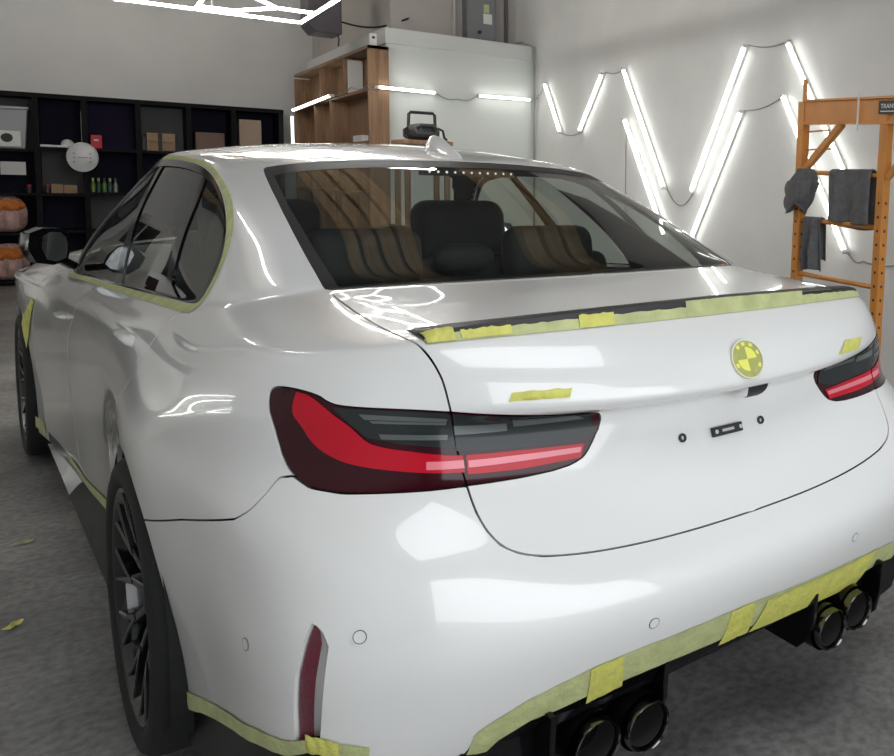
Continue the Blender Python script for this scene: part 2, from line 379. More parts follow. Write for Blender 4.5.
def panel(name, M, mat, parent, off=0., lip=.010):
    """sheet with folded-in edges, so that the joints have depth"""
    V,N,F=M['V']+M['N']*off,M['N'],M['F']
    if lip>0:
        E=np.sort(np.concatenate([F[:,[0,1]],F[:,[1,2]],F[:,[2,0]]]),1); D=np.concatenate([F[:,[0,1]],F[:,[1,2]],F[:,[2,0]]])
        key=E[:,0].astype(np.int64)*len(V)+E[:,1]; _,idx,ct=np.unique(key,return_index=True,return_counts=True)
        B=D[idx[ct==1]]; B=B[~((np.abs(V[B[:,0],0])<2e-4)&(np.abs(V[B[:,1],0])<2e-4))]
        if len(B):
            n=len(V); m=len(B); p=B[:,0];q=B[:,1]
            tv=V[q]-V[p]; wn=np.cross(tv,N[p]); wn/=np.maximum(np.linalg.norm(wn,axis=1,keepdims=True),1e-9)
            top0,top1=V[p],V[q]; lo0,lo1=V[p]-N[p]*lip,V[q]-N[q]*lip
            V=np.concatenate([V,top0,top1,lo1,lo0]); N=np.concatenate([N,wn,wn,wn,wn])
            i=np.arange(m); a,b,c,d=n+i,n+m+i,n+2*m+i,n+3*m+i
            F=np.concatenate([F,np.stack([b,a,d],1),np.stack([b,d,c],1)])
    return build(name, V, F, mat, parent, smooth=True, normals=N)
def loft(name, A, B, mat, parent, side, off=.001, nu=40, nv=4, thick=.0, jag=0., closed_end=False):
    """strip lying on the body between two lines given in surface coordinates"""
    def along(P,t):
        P=np.array(P,float); d=np.r_[0,np.cumsum(np.linalg.norm(np.diff(P,axis=0)*[.12,.05],axis=1))]; d/=d[-1]
        return np.stack([np.interp(t,d,P[:,0]),np.interp(t,d,P[:,1])],-1)
    t=np.linspace(0,1,nu+1); a=along(A,t); b=along(B,t)
    if jag:
        rs=np.random.RandomState(int(abs(A[0][0])*100+abs(B[0][1])*37)%9999)
        a[:,1]+=np.convolve(rs.randn(nu+1),[.25,.5,.25],'same')*jag; b[:,1]+=np.convolve(rs.randn(nu+1),[.25,.5,.25],'same')*jag
    s=np.linspace(0,1,nv+1)[:,None,None]
    G=a[None]*(1-s)+b[None]*s
    sg=np.where(G[...,0]<0,-1.,1.)
    X,N=surf(np.abs(G[...,0]),G[...,1],True)
    k=np.stack([sg*side,np.ones_like(sg),np.ones_like(sg)],-1)
    X=X*k;N=N*k
    o=np.full(X.shape[:2],off)
    if thick:
        rs=np.random.RandomState(int(abs(A[0][0])*91+7)%9999); o=o+thick*np.abs(np.convolve(rs.randn(nu+1),np.ones(3)/3,'same'))[None]*np.sin(np.pi*np.linspace(0,1,nv+1))[:,None]
    X=X+N*o[...,None]
    idx=np.arange((nu+1)*(nv+1)).reshape(nv+1,nu+1)
    F=np.stack([idx[:-1,:-1],idx[:-1,1:],idx[1:,1:],idx[1:,:-1]],-1).reshape(-1,4)
    P=X.reshape(-1,3); nn=N.reshape(-1,3)
    f=F[len(F)//2]
    if np.cross(P[f[1]]-P[f[0]],P[f[3]]-P[f[0]])@nn[f[0]]<0: F=F[:,::-1]
    return build(name, P, F, mat, parent, smooth=True, normals=None if thick else nn)
# ------------------------------------------------------------------ the room
def concrete():
    m = new_mat('stained_concrete', (.16,.157,.15), .55); nt=m.node_tree; b=nt.nodes['Principled BSDF']
    tc=nt.nodes.new('ShaderNodeTexCoord')
    n1=nt.nodes.new('ShaderNodeTexNoise'); n1.inputs['Scale'].default_value=1.3; n1.inputs['Detail'].default_value=9; n1.inputs['Roughness'].default_value=.62; n1.inputs['Distortion'].default_value=.5
    n2=nt.nodes.new('ShaderNodeTexNoise'); n2.inputs['Scale'].default_value=38; n2.inputs['Detail'].default_value=6
    r1=nt.nodes.new('ShaderNodeValToRGB'); r1.color_ramp.elements[0].position=.34; r1.color_ramp.elements[0].color=(.17,.166,.16,1); r1.color_ramp.elements[1].position=.70; r1.color_ramp.elements[1].color=(.44,.43,.415,1)
    r2_=nt.nodes.new('ShaderNodeValToRGB'); r2_.color_ramp.elements[0].position=.36; r2_.color_ramp.elements[0].color=(.55,.55,.55,1); r2_.color_ramp.elements[1].position=.62; r2_.color_ramp.elements[1].color=(1,1,1,1)
    mx=nt.nodes.new('ShaderNodeMix'); mx.data_type='RGBA'; mx.blend_type='MULTIPLY'; mx.inputs[0].default_value=.8
    for n in (n1,n2): nt.links.new(tc.outputs['Object'],n.inputs['Vector'])
    nt.links.new(n1.outputs['Fac'],r1.inputs[0]); nt.links.new(n2.outputs['Fac'],r2_.inputs[0])
    nt.links.new(r1.outputs[0],mx.inputs[6]); nt.links.new(r2_.outputs[0],mx.inputs[7]); nt.links.new(mx.outputs[2],b.inputs['Base Color'])
    mr=nt.nodes.new('ShaderNodeMapRange'); mr.inputs[3].default_value=.62; mr.inputs[4].default_value=.36; nt.links.new(n1.outputs['Fac'],mr.inputs[0]); nt.links.new(mr.outputs[0],b.inputs['Roughness'])
    bp=nt.nodes.new('ShaderNodeBump'); bp.inputs['Strength'].default_value=.18; bp.inputs['Distance'].default_value=.01; nt.links.new(n2.outputs['Fac'],bp.inputs['Height']); nt.links.new(bp.outputs[0],b.inputs['Normal'])
    return m
M_floor=concrete()
M_wall=new_mat('painted_wall',(.76,.76,.75),.8,noise=(1.6,.05,(1,1,1)),bump=(60,.06))
M_wall_back=new_mat('grey_back_wall',(.78,.78,.78),.8,noise=(1.2,.06,(1,1,1)))
M_wall_nook=new_mat('brownish_wall',(.46,.43,.41),.8,noise=(1.5,.08,(1,1,1)))
M_ceil=new_mat('dark_ceiling',(.13,.13,.13),.85,noise=(2,.1,(1,1,1)))
M_joist=wood_mat('joist_wood',(.40,.27,.15),(.62,.45,.27),.7,3,'Y')
XR,XL,YB,YF,ZC=2.85,-4.3,12.0,-5.2,4.3
struct(Geo().box(XL-.1,XR+3,YF-6,YB+.1,-.08,0).make('floor',M_floor),'grey stained concrete workshop floor')
struct(Geo().box(XR,XR+.12,YF,YB+.1,0,ZC).make('wall_right',M_wall),'pale side wall carrying slanted light tubes')
struct(Geo().box(XL-.12,XL,YF,YB+.1,0,ZC).make('wall_left',M_wall))
struct(Geo().box(XL,XR,YB,YB+.12,0,ZC).make('wall_back',M_wall_back),'grey wall above the dark shelving')
struct(Geo().box(1.50,XR-.002,8.25,YB-.01,2.812,ZC-.01).make('wall_nook',M_wall_nook),'brownish wall set back above the white room')
SX0,SX1,SY0,SY1=-2.0,.9,-2.6,-.5      # skylight over the tail of the car
cl=struct(Geo().box(XL-.1,XR+.1,SY1,YB+.1,ZC,ZC+.1).box(XL-.1,XR+.1,YF-.1,SY0,ZC,ZC+.1).box(XL-.1,SX0,SY0,SY1,ZC,ZC+.1).box(SX1,XR+.1,SY0,SY1,ZC,ZC+.1).make('ceiling',M_ceil))
jm=None
for x in (-3.6,-2.9,-.50,-.26,-.02,.22,1.66,1.90,2.14):
    if jm is None: o=Geo().box(-.09,.09,SY1+.05,YB-.02,-.14,0).make('joist',M_joist,cl); jm=o.data
    else: o=add_obj('joist',jm,cl)
    o.location=(x,0,ZC)
# rear wall with the open roller door that lets the daylight in
OX0,OX1,OZ=-2.6,2.6,3.5
g=Geo().box(XL,OX0,YF-.12,YF,0,ZC).box(OX1,XR,YF-.12,YF,0,ZC).box(OX0,OX1,YF-.12,YF,OZ,ZC); struct(g.make('wall_front',M_wall))
struct(Geo().prism([(YF-.05+.11*math.cos(2*math.pi*i/14),OZ+.14+.11*math.sin(2*math.pi*i/14)) for i in range(14)],'x',OX0,OX1).make('door_1',new_mat('roller_door_steel',(.45,.45,.45),.45,.6)))
pl=bpy.data.lights.new('door_portal','AREA'); pl.shape='RECTANGLE'; pl.size=OX1-OX0; pl.size_y=OZ; pl.cycles.is_portal=True
po=bpy.data.objects.new('door_portal',pl); COL.objects.link(po); po.location=((OX0+OX1)/2,YF-.13,OZ/2); po.rotation_euler=(math.radians(90),0,0)
pl2=bpy.data.lights.new('skylight_portal','AREA'); pl2.shape='RECTANGLE'; pl2.size=SX1-SX0; pl2.size_y=SY1-SY0; pl2.cycles.is_portal=True
po2=bpy.data.objects.new('skylight_portal',pl2); COL.objects.link(po2); po2.location=((SX0+SX1)/2,(SY0+SY1)/2,ZC+.11)
# ---- light tubes
M_tube=emit_mat('ceiling_tube_light',(1.0,.99,.95),TUBE_POWER)
M_wtube=emit_mat('wall_tube_light',(.97,1.0,.94),WALL_TUBE_POWER)
M_white=new_mat('white_plastic',(.72,.72,.70),.4)
M_wire=new_mat('thin_wire',(.30,.29,.28),.5)
def honeycomb():
    t=thing('honeycomb_light','large ceiling light of white tubes joined in a honeycomb inside a straight border','light',(0,0,2.6))
    x0,x1,y0,y1,s=-.32,.40,3.0,6.75,.46
    E=set(); h=s*math.sqrt(3)
    def key(p): return (round(p[0],3),round(p[1],3))
    for i in range(-2,9):
        for j in range(-2,10):
            cx=x0+i*1.5*s; cy=y0+j*h+(h/2 if i%2 else 0)
            P=[(cx+s*math.cos(math.radians(60*k)),cy+s*math.sin(math.radians(60*k))) for k in range(6)]
            for k in range(6):
                a,b=key(P[k]),key(P[(k+1)%6]); 
                if a!=b: E.add((min(a,b),max(a,b)))
    def cl_(a,b):
        t0,t1=0.,1.; d=(b[0]-a[0],b[1]-a[1])
        for q,lo,hi,p in ((0,x0,x1,a[0]),(1,y0,y1,a[1])):
            if abs(d[q])<1e-9:
                if p<lo or p>hi: return None
            else:
                u,v=sorted(((lo-p)/d[q],(hi-p)/d[q])); t0=max(t0,u);t1=min(t1,v)
        return ((a[0]+d[0]*t0,a[1]+d[1]*t0),(a[0]+d[0]*t1,a[1]+d[1]*t1)) if t1-t0>.12 else None
    segs=[cl_(a,b) for a,b in sorted(E)]; segs=[q for q in segs if q]
    n=1; segs.append(((-.82,y1),(x0,y1)))
    for k in range(n):
        segs.append(((x0+(x1-x0)*k/n,y1),(x0+(x1-x0)*(k+1)/n,y1))); segs.append(((x0+(x1-x0)*k/n,y0),(x0+(x1-x0)*(k+1)/n,y0)))
    for k in range(5):
        segs.append(((x1,y0+(y1-y0)*k/5),(x1,y0+(y1-y0)*(k+1)/5))); segs.append(((x0,y0+(y1-y0)*k/5),(x0,y0+(y1-y0)*(k+1)/5)))
    for a,b in segs:
        d=Vector((b[0]-a[0],b[1]-a[1],0)); L=d.length; d/=L
        p=Vector((*a,0))+d*.012; q=Vector((*b,0))-d*.012
        Geo().tube([p,q],.0125,6).make('light_tube',M_tube,t,smooth=True)
    for x in (x0+.1,x1-.1):
        for y in (y0+.1,y1-.1): Geo().tube([(x,y,.01),(x,y,ZC-2.6)],.002,5).make('hanging_wire',M_wire,t)
honeycomb()
def led(name,p,q,label,mat,out,r=.014,group=None):
    p=Vector(p);q=Vector(q);out=Vector(out)
    t=tag(Geo().tube([p+out*.04,q+out*.04],r,8).make(name,mat,None,smooth=True),label,'light tube',group)
    d=(q-p).normalized()
    Geo().bar(p+out*.013,q+out*.013,.024,.024,up=out).make('tube_housing',M_white,t)
    for e,sg in ((p,-1),(q,1)): Geo().bar(e+out*.028,e+out*.028+d*sg*.02,.03,.052,up=out).make('tube_end_cap',M_white,t)
    return t
for a,b,lb in (((7.382,2.374),(7.011,1.859),'short wall tube slanting down beside the white room, left arm of the small V'),
    ((6.095,2.375),(6.552,1.864),'short wall tube forming the right arm of the small V beside the white room'),
    ((5.668,2.377),(4.946,1.317),'long wall tube sloping down toward the car, next to the small V of tubes'),
    ((5.64,1.917),(4.93,.90),'long wall tube sloping down to the right that ends behind the car roof'),
    ((3.817,2.392),(4.507,1.30),'long wall tube leaning right, upper one of the pair in the middle of the wall'),
    ((3.85,1.903),(4.55,.82),'long wall tube leaning right that ends behind the rear window'),
    ((3.296,2.358),(2.56,1.28),'long wall tube sloping behind the top beam of the orange scaffold'),
    ((3.337,1.986),(2.654,.934),'long wall tube behind the towels of the orange scaffold, ending lowest on the wall')):
    led('wall_light_tube',(XR,*a),(XR,*b),lb,M_wtube,(-1,0,0))
led('wall_light_tube',(1.205,7.62,2.207),(1.753,7.70,2.208),'level light tube from the wooden end panel onto the white room front',M_wtube,(0,-1,0))
led('wall_light_tube',(2.212,7.70,2.219),(2.761,7.70,2.225),'level light tube near the wall end of the white room front',M_wtube,(0,-1,0))
led('wall_light_tube',(1.115,11.0,2.15),(1.115,8.97,2.204),'level light tube along the middle shelf of the wooden cubbies',M_wtube,(-1,0,0))
led('wall_light_tube',(1.13,11.42,2.09),(1.13,11.42,1.62),'upright light tube at the far end of the wooden cubbies',M_wtube,(0,-1,0))

for z,lb in ((1.00,'lower of two long slanted tubes on the plain side wall'),(1.22,'upper of two long slanted tubes on the plain side wall')):
    led('wall_light_tube',(XL,3.9,z+.3),(XL,7.6,z-.65),lb,M_wtube,(1,0,0))
for x,y,lb in ((-2.3,3.9,'ceiling tube hung lengthwise over the plain side wall aisle, nearer the open door'),(-2.3,8.6,'added ceiling tube over the plain side wall aisle to brighten the back wall, nearer the shelving'),(-.5,9.6,'added ceiling tube in front of the shelving to brighten the back wall, nearer the white room')):  # unseen tubes: first gives the pillar streak, rest added to brighten the back wall
    t=tag(Geo().tube([(x,y,4.0),(x,y+1.3,4.0)],.032,8).make('unseen_ceiling_tube',M_tube,None,smooth=True),lb,'light tube')
    for q in (y+.1,y+1.2): Geo().tube([(x,q,4.01),(x,q,ZC)],.003,5).make('hanging_wire',M_wire,t)
# ------------------------------------------------------------------ materials
M_paint = new_mat('white_paint', (.80,.80,.785), .28, 0, 1.0, spec=.5)
M_black_gloss = new_mat('black_gloss', (.005,.005,.006), .14, 0, .12, spec=.25)
M_black = new_mat('black_plastic', (.018,.018,.02), .5)
M_inner = new_mat('black_underbody', (.008,.008,.008), .85)
M_rubber = new_mat('tire_rubber', (.009,.009,.009), .8, bump=(120,.15))
M_rim = new_mat('black_alloy', (.007,.007,.008), .2, .2, .5)
M_disc = new_mat('brake_steel', (.25,.25,.26), .4, .9)
M_chrome = new_mat('polished_metal', (.75,.75,.76), .15, 1)
M_exhaust = new_mat('dark_chrome', (.16,.16,.165), .18, 1)
M_soot = new_mat('exhaust_soot', (.03,.028,.026), .7)
M_tape = new_mat('green_masking_tape', (.50,.53,.25), .62, noise=(25,.14,(1,1,1)), bump=(90,.35))
M_tape_y = new_mat('yellow_tape_layers', (.66,.65,.15), .6, noise=(30,.12,(1,1,1)), bump=(90,.4))
M_red = new_mat('red_lens', (.52,.006,.022), .14, 0, .25, spec=.18)
M_dkred = new_mat('dark_red_lens', (.035,.003,.007), .12, 0, .3, spec=.18)
M_pink = new_mat('pale_red_reflector', (.80,.20,.25), .25, 0, .3)
M_smoke = new_mat('smoked_lens', (.022,.027,.028), .12, 0, .25, spec=.18)
M_smoke2 = new_mat('grey_lens_ribs', (.11,.125,.125), .25, .2, .2)
M_maroon = new_mat('maroon_reflector', (.13,.012,.03), .25, 0, .6, bump=(260,.3))
M_cloth = new_mat('dark_seat_leather', (.03,.031,.033), .6)
M_head = new_mat('dark_headliner', (.05,.05,.052), .9)
M_glass_rear = glass_mat('tinted_rear_glass', (.58,.63,.60), .01)
M_glass_side = glass_mat('tinted_side_glass', (.78,.83,.81), .01)
M_glass_front = glass_mat('windscreen_glass', (.80,.84,.82), .01)
M_mirror = new_mat('mirror_glass', (.85,.87,.88), .03, 1)
M_led = emit_mat('warm_led', (1,.85,.75), 1.2)
# ------------------------------------------------------------------ the car
car = thing('car', 'white sports saloon with blacked-out trim, edges and badges covered in yellow-green masking tape', 'car', (0,0,0), CAR_TURN)
def shell_side(side):
    us=np.concatenate([np.arange(0,10,1/11.),np.arange(10,NC-1,1/9.),[NC-1]]); vs=np.linspace(0,NR-1,(NR-1)*10+1)
    U,Vv=np.meshgrid(us,vs); X,N=surf(U,Vv,True)
    k=np.array([side,1,1.]); X=X*k;N=N*k
    r,c=U.shape; idx=np.arange(r*c).reshape(r,c)
    a,b,cc,d=idx[:-1,:-1].ravel(),idx[:-1,1:].ravel(),idx[1:,1:].ravel(),idx[1:,:-1].ravel()
    F=np.concatenate([np.stack([a,b,cc],1),np.stack([a,cc,d],1)])
    P=X.reshape(-1,3);n=N.reshape(-1,3)
    # a pole row collapses onto the roof line: its normals point up
    n[np.isnan(n).any(1)|(np.linalg.norm(n,axis=1)<.5)]=(0,0,1); n[Vv.ravel()>NR-1-1e-6]=(0,0,1)
    ar=np.linalg.norm(np.cross(P[F[:,1]]-P[F[:,0]],P[F[:,2]]-P[F[:,0]]),axis=1); F=F[ar>1e-10]
    g=(np.cross(P[F[:,1]]-P[F[:,0]],P[F[:,2]]-P[F[:,0]])*n[F[:,0]]).sum(1)
    F[g<0]=F[g<0][:,::-1]
    return dict(V=P,N=n,Q=np.stack([U.ravel(),Vv.ravel()],1),F=F,side=side)
# outlines in surface coordinates (u along the body from the tail centre, v up)
GLASS = [(-1,15.10),(0,15.12),(1.77,15.16),(3.0,15.19),(3.797,15.28),(3.98,16.13),(4.27,17.14),(4.50,18.17),(4.44,19.10),(4.2,19.22),(2.076,19.30),(.37,19.39),(-1,19.39)]
TRUNK = [(-1,4.66),(0,4.66),(.67,4.68),(1.3,4.72),(1.9,4.76),(2.35,4.80),(2.6,4.90),(2.78,5.06),(2.91,5.32),(3.0,5.62),(3.07,6.05),(3.24,7.04),(3.38,8.84),(3.50,10.43),(3.63,11.23),(3.79,12.05),(3.95,13.2),(4.02,14.08),(3.86,14.75),(3.80,15.08),(3.0,15.05),(0,14.98),(-1,14.96)]
LAMP = [(3.37,8.84),(3.37,8.84),(4.2,8.9),(5.2,8.95),(5.42,9.2),(5.6,9.62),(5.95,9.86),(6.3,9.95),(6.46,9.86),(6.47,9.3),(6.35,7.6),(6.16,6.6),(5.95,6.17),(5.6,5.95),(5.05,5.9),(4.17,5.97),(3.07,6.05),(3.07,6.05),(3.24,7.04),(3.37,8.84)]
TLAMP = [(3.37,8.84),(3.37,8.84),(3.37,8.84),(2.4,8.62),(1.80,8.3),(1.44,7.6),(1.42,6.95),(1.56,6.4),(1.70,6.17),(2.1,6.08),(3.07,6.05),(3.07,6.05),(3.07,6.05),(3.24,7.04),(3.37,8.84)]
TAPELINE = [(-1,1.70),(0,1.70),(.77,1.72),(1.33,1.72),(1.85,1.70),(2.26,1.64),(2.58,1.54),(2.9,1.42),(3.15,1.22),(3.27,.94),(3.6,.80),(4.2,1.02),(4.85,1.45),(5.42,1.55),(5.91,1.40),(6.58,1.38),(7.32,1.20),(8.28,.84),(8.72,.66)]
BUMPER = TAPELINE + [(9.4,.2),(10,.2),(10,3.2),(9.12,3.755),(8.08,4.40),(7.19,4.84),(6.88,5.0),(6.61,5.29),(6.36,5.665),(6.13,6.05),(5.9,6.12),(5.6,5.95),(5.05,5.9),(4.17,5.97),(3.07,6.05),(3.0,5.62),(2.91,5.32),(2.78,5.06),(2.6,4.90),(2.35,4.80),(1.9,4.76),(1.3,4.72),(.67,4.68),(0,4.66),(-1,4.66)]
DLO = [(9.50,15.17),(10.0,15.13),(11.2,15.06),(12.8,14.92),(14.2,14.80),(15.2,14.75),(15.55,15.2),(15.5,16.2),(15.2,17.5),(14.75,18.5),(14.3,18.9),(13.5,19.03),(12.9,19.05),(10.9,19.05),(9.9,18.97),(9.2,18.78),(8.5,18.42),(8.1,18.07),(7.98,17.63),(8.16,17.12),(8.55,16.55),(8.9,15.9),(9.15,15.35)]
REFLEX = [(5.80,1.38),(5.77,2.0),(5.70,2.7),(5.58,3.3),(5.45,3.66),(5.28,3.52),(5.17,3.3),(5.22,2.7),(5.28,2.0),(5.36,1.38)]
QUARTER_W = [(9.85,14.5),(10.05,15.1),(10.35,16.0),(10.0,17.0),(9.72,18.0),(9.45,19.2),(7,19.3),(7,14.5)]
FRONT_W = [(12.75,14.5),(12.70,15.1),(12.68,16.9),(12.86,18.25),(13.06,19.3),(17,19.5),(17,14.2)]
PILLAR_B = [(12.75,14.6),(12.70,15.1),(12.68,16.9),(12.86,18.25),(13.06,19.3),(12.80,19.3),(12.60,18.25),(12.42,16.9),(12.42,15.1),(12.45,14.6)]
PILLAR_C = [(9.85,14.6),(10.05,15.1),(10.35,16.0),(10.0,17.0),(9.72,18.0),(9.45,19.2),(9.62,19.2),(9.92,18.0),(10.22,17.0),(10.58,16.0),(10.28,15.1),(10.05,14.6)]
RDOOR = [(9.76,14.9),(9.80,14.3),(10.0,12.8),(10.2,11.3),(10.38,8.45),(10.75,5.35),(11.1,4.3),(11.7,2.9),(11.95,1.6),(12.0,.5),(13.3,.45),(13.42,2.5),(13.42,4.9),(13.22,8.2),(13.10,11.5),(13.05,13.6),(12.62,14.9)]
FDOOR = [(12.62,14.9),(13.05,13.6),(13.10,11.5),(13.22,8.2),(13.42,4.9),(13.42,2.5),(13.3,.45),(14.9,.4),(15.05,2),(15.12,5),(15.1,9),(15.15,12),(15.2,14.9)]
ROOF = [(-1,19.46),(.37,19.46),(2.07,19.40),(4.2,19.38),(4.45,19.55),(5.5,19.86),(7,20.0),(9,20.05),(12,20.05),(14,20.0),(15.4,19.7),(16,19.42),(17,19.3),(21,19.2),(21,23),(-1,23)]
WIND = [(15.75,15.25),(16.4,15.22),(18,15.2),(21,15.2),(21,19.05),(18,19.05),(16.6,19.0),(15.95,18.8)]
HOOD = [(16.0,14.8),(16.15,13.6),(16.25,12.3),(16.6,11.6),(18,11.3),(21,11.2),(21,15.05),(18,15.05),(16.4,15.05)]
FBUMP = [(16.55,-1),(16.6,7),(16.7,11.5),(21.5,11.15),(21.5,-1)]
FENDER = [(14.9,.4),(15.05,2),(15.12,5),(15.1,9),(15.15,12),(15.2,14.9),(15.9,15.05),(16.0,14.8),(16.15,13.6),(16.25,12.3),(16.65,11.6),(16.6,7),(16.55,-1),(14.95,-1)]
SILL = [(10.4,-1),(10.5,2.8),(11.0,2.15),(12.0,1.15),(13.0,.62),(13.9,.42),(14.9,.36),(14.9,-1)]
GAP=.0019
WHEELS=[(1.07,.342,.368),(3.93,.342,.372)]
halves={}
for side in (-1,1):
    S=shell_side(side)
    fw_=np.full(len(S['V']),1e3)
    for wy,wz,R_ in WHEELS:
        d=R_-np.hypot(S['V'][:,1]-wy,S['V'][:,2]-wz); fw_=np.minimum(fw_,np.where(np.abs(S['V'][:,0])>.5,-d,1e3))
    S=clip(S,-fw_)                         # wheel arches
    H={}
    def take(name, poly, rounds=0, gap=GAP, pad=0.):
        global S
        f=sdf_uv(S,poly,rounds)
        H[name]=clip(S,f,-gap+pad); S=clip(S,-f,-gap-pad)
    take('glass',GLASS,1,.001)
    take('dlo',DLO,1,.001)
    take('wind',WIND,1,.001)
    take('lamp',LAMP,1,.0015)
    take('trunk',TRUNK,1)
    f=sdf_uv(H['trunk'],TLAMP,1); H['tlamp']=clip(H['trunk'],f,-.0015); H['trunk']=clip(H['trunk'],-f,-.0015)
    take('bumper',BUMPER)
    f=sdf_uv(H['bumper'],REFLEX); H['reflex']=clip(H['bumper'],f,0); H['bumper']=clip(H['bumper'],-f,0)
    take('roof',ROOF,1,.0012)
    f=sdf_uv(S,SILL); H['sill']=clip(S,f,0); S=clip(S,-f,0)
    take('rdoor',RDOOR); take('fdoor',FDOOR); take('fender',FENDER); take('hood',HOOD,1)
    take('fbump',FBUMP)
    low=(S['Q'][:,0]<9.3)&(S['Q'][:,1]<3)
    flow=np.where(S['Q'][:,0]<9.5,S['Q'][:,1]-3.2,1.0)
    H['valance']=clip(S,flow,0); S=clip(S,-flow,0)
    q=H['valance']['Q']; H['valance']=clip(H['valance'],np.interp(q[:,0],[0,2.3,2.9,3.3],[1.0,1.0,.5,-1])-q[:,1])
    H['quarter']=S
    halves[side]=H
L_,R_h=halves[-1],halves[1]
body=panel('body_shell', join(L_['quarter'],R_h['quarter']), M_paint, car)
panel('roof_panel', join(L_['roof'],R_h['roof']), M_paint, car)
lid=panel('trunk_lid', join(L_['trunk'],R_h['trunk']), M_paint, car)
bump=panel('rear_bumper', join(L_['bumper'],R_h['bumper']), M_paint, car, lip=.02)
panel('hood', join(L_['hood'],R_h['hood']), M_paint, car)
panel('front_bumper', join(L_['fbump'],R_h['fbump']), M_paint, car)
panel('windscreen', join(L_['wind'],R_h['wind']), M_glass_front, car, -.003, 0)
rw=panel('rear_window', join(L_['glass'],R_h['glass']), M_glass_rear, car, -.003, 0)
rw['label']='tinted rear window'
for sd in (-1,1):
    loft('glass_border',[(3.77,15.26),(3.96,16.13),(4.25,17.14),(4.48,18.17),(4.42,19.10)],[(3.35,15.30),(3.5,16.13),(3.8,17.14),(4.05,18.05),(4.0,18.85)],M_black,rw,sd,-.0022,nu=30,nv=3)
    loft('glass_border',[(4.42,19.10),(4.2,19.20),(2.076,19.29),(.37,19.38),(0,19.38)],[(4.0,18.85),(3.7,18.86),(2.076,18.93),(.37,19.0),(0,19.0)],M_black,rw,sd,-.0020,nu=40,nv=3)
    loft('glass_border',[(3.77,15.26),(3.0,15.20),(1.77,15.17),(0,15.13)],[(3.6,15.62),(3.0,15.50),(1.77,15.44),(0,15.40)],M_black,rw,sd,-.0024,nu=30,nv=3)
for side in (-1,1):
    H=halves[side]
    panel('rear_door',H['rdoor'],M_paint,car); panel('front_door',H['fdoor'],M_paint,car); panel('front_fender',H['fender'],M_paint,car)
    panel('sill_skirt',H['sill'],M_black_gloss,car)
    # side glazing: front door glass, rear door glass, fixed quarter glass and the black posts between
    D=H['dlo']; fq=sdf_uv(D,QUARTER_W); ff=sdf_uv(D,FRONT_W); fb=sdf_uv(D,PILLAR_B); fc=sdf_uv(D,PILLAR_C)
    panel('pillar_trim',clip(D,fb),M_black_gloss,car,.000,.008); panel('pillar_trim',clip(D,fc),M_black_gloss,car,.000,.008)
    rest=clip(D,np.maximum(-fb,-fc))
    panel('quarter_window',clip(rest,sdf_uv(rest,QUARTER_W)),M_glass_side,car,-.004,0)
    rest=clip(rest,-sdf_uv(rest,QUARTER_W))
    panel('front_door_window',clip(rest,sdf_uv(rest,FRONT_W)),M_glass_side,car,-.004,0)
    panel('rear_door_window',clip(rest,-sdf_uv(rest,FRONT_W)),M_glass_side,car,-.004,0)
    # black window surround
    ring=smooth_poly(DLO,1,True); ctr=ring.mean(0); 
    inn=[]; 
    for i,p in enumerate(ring):
        q=ring[(i+1)%len(ring)]-ring[i-1]; n_=np.array([-q[1]*.35,q[0]*2.2]); n_/=np.linalg.norm(n_*[.15,.07])+1e-9; inn.append(p+n_*.017*(1 if True else 1))
    loft('window_surround',np.vstack([ring,ring[:1]]),np.vstack([inn,inn[:1]]),M_black_gloss,car,side,.0015,nu=110,nv=1)
    # side of tail lamp
    lamp=panel('tail_lamp',H['lamp'],M_dkred,car,-.001,.02); lamp['label']='tail lamp on the rear quarter with a red L-shaped light'
    T1=[(5.98,9.70),(5.72,9.55),(5.42,8.75),(5.15,7.86),(4.80,6.98),(4.50,6.82),(4.0,6.74),(3.26,6.63),(3.10,6.62)]
    B1=[(5.98,8.9),(5.95,8.0),(5.78,7.3),(5.60,6.8),(5.2,6.50),(4.71,6.38),(4.0,6.32),(3.4,6.29),(3.08,6.28)]
    T1=smooth_poly(T1,2); B1=smooth_poly(B1,2)
    loft('red_light_band',T1,B1,M_red,lamp,side,.0012,nu=40,nv=6)
    loft('smoked_panel',[(5.32,8.85),(5.1,8.82),(4.2,8.78),(3.40,8.72)],[(5.0,7.6),(4.75,7.08),(4.2,6.92),(3.22,6.80)],M_smoke,lamp,side,.0010,nu=24,nv=6)
    for va,vb,ua,ub in ((7.98,7.78,4.72,3.42),(7.22,7.04,4.55,3.36)):
        loft('lens_rib',[(ua,va),(ub,va)],[(ua-.05,vb),(ub,vb)],M_smoke2,lamp,side,.0022,nu=12,nv=2)
    loft('lens_rib',[(4.9,8.45),(3.42,8.30)],[(4.80,8.05),(3.42,8.0)],M_smoke2,lamp,side,.0016,nu=12,nv=2)
    loft('light_bar',[(3.72,6.52),(3.09,6.52)],[(3.72,6.36),(3.08,6.36)],M_pink,lamp,side,.0020,nu=10,nv=2)
    tl=panel('trunk_tail_lamp',H['tlamp'],M_dkred,car,-.001,.02); tl['label']='tail lamp on the trunk lid, smoked above and red below'
    loft('smoked_panel',[(3.35,8.72),(2.4,8.48),(1.82,8.15),(1.55,7.6)],[(3.20,6.72),(2.34,6.64),(1.75,6.58),(1.5,6.75)],M_smoke,tl,side,.0010,nu=24,nv=6)
    loft('lens_rib',[(2.45,8.05),(1.75,7.9)],[(2.40,7.35),(1.60,7.3)],M_smoke2,tl,side,.0018,nu=12,nv=2)
    loft('lens_rib',[(3.28,7.7),(2.5,7.66)],[(3.24,7.2),(2.48,7.18)],M_smoke2,tl,side,.0016,nu=12,nv=2)
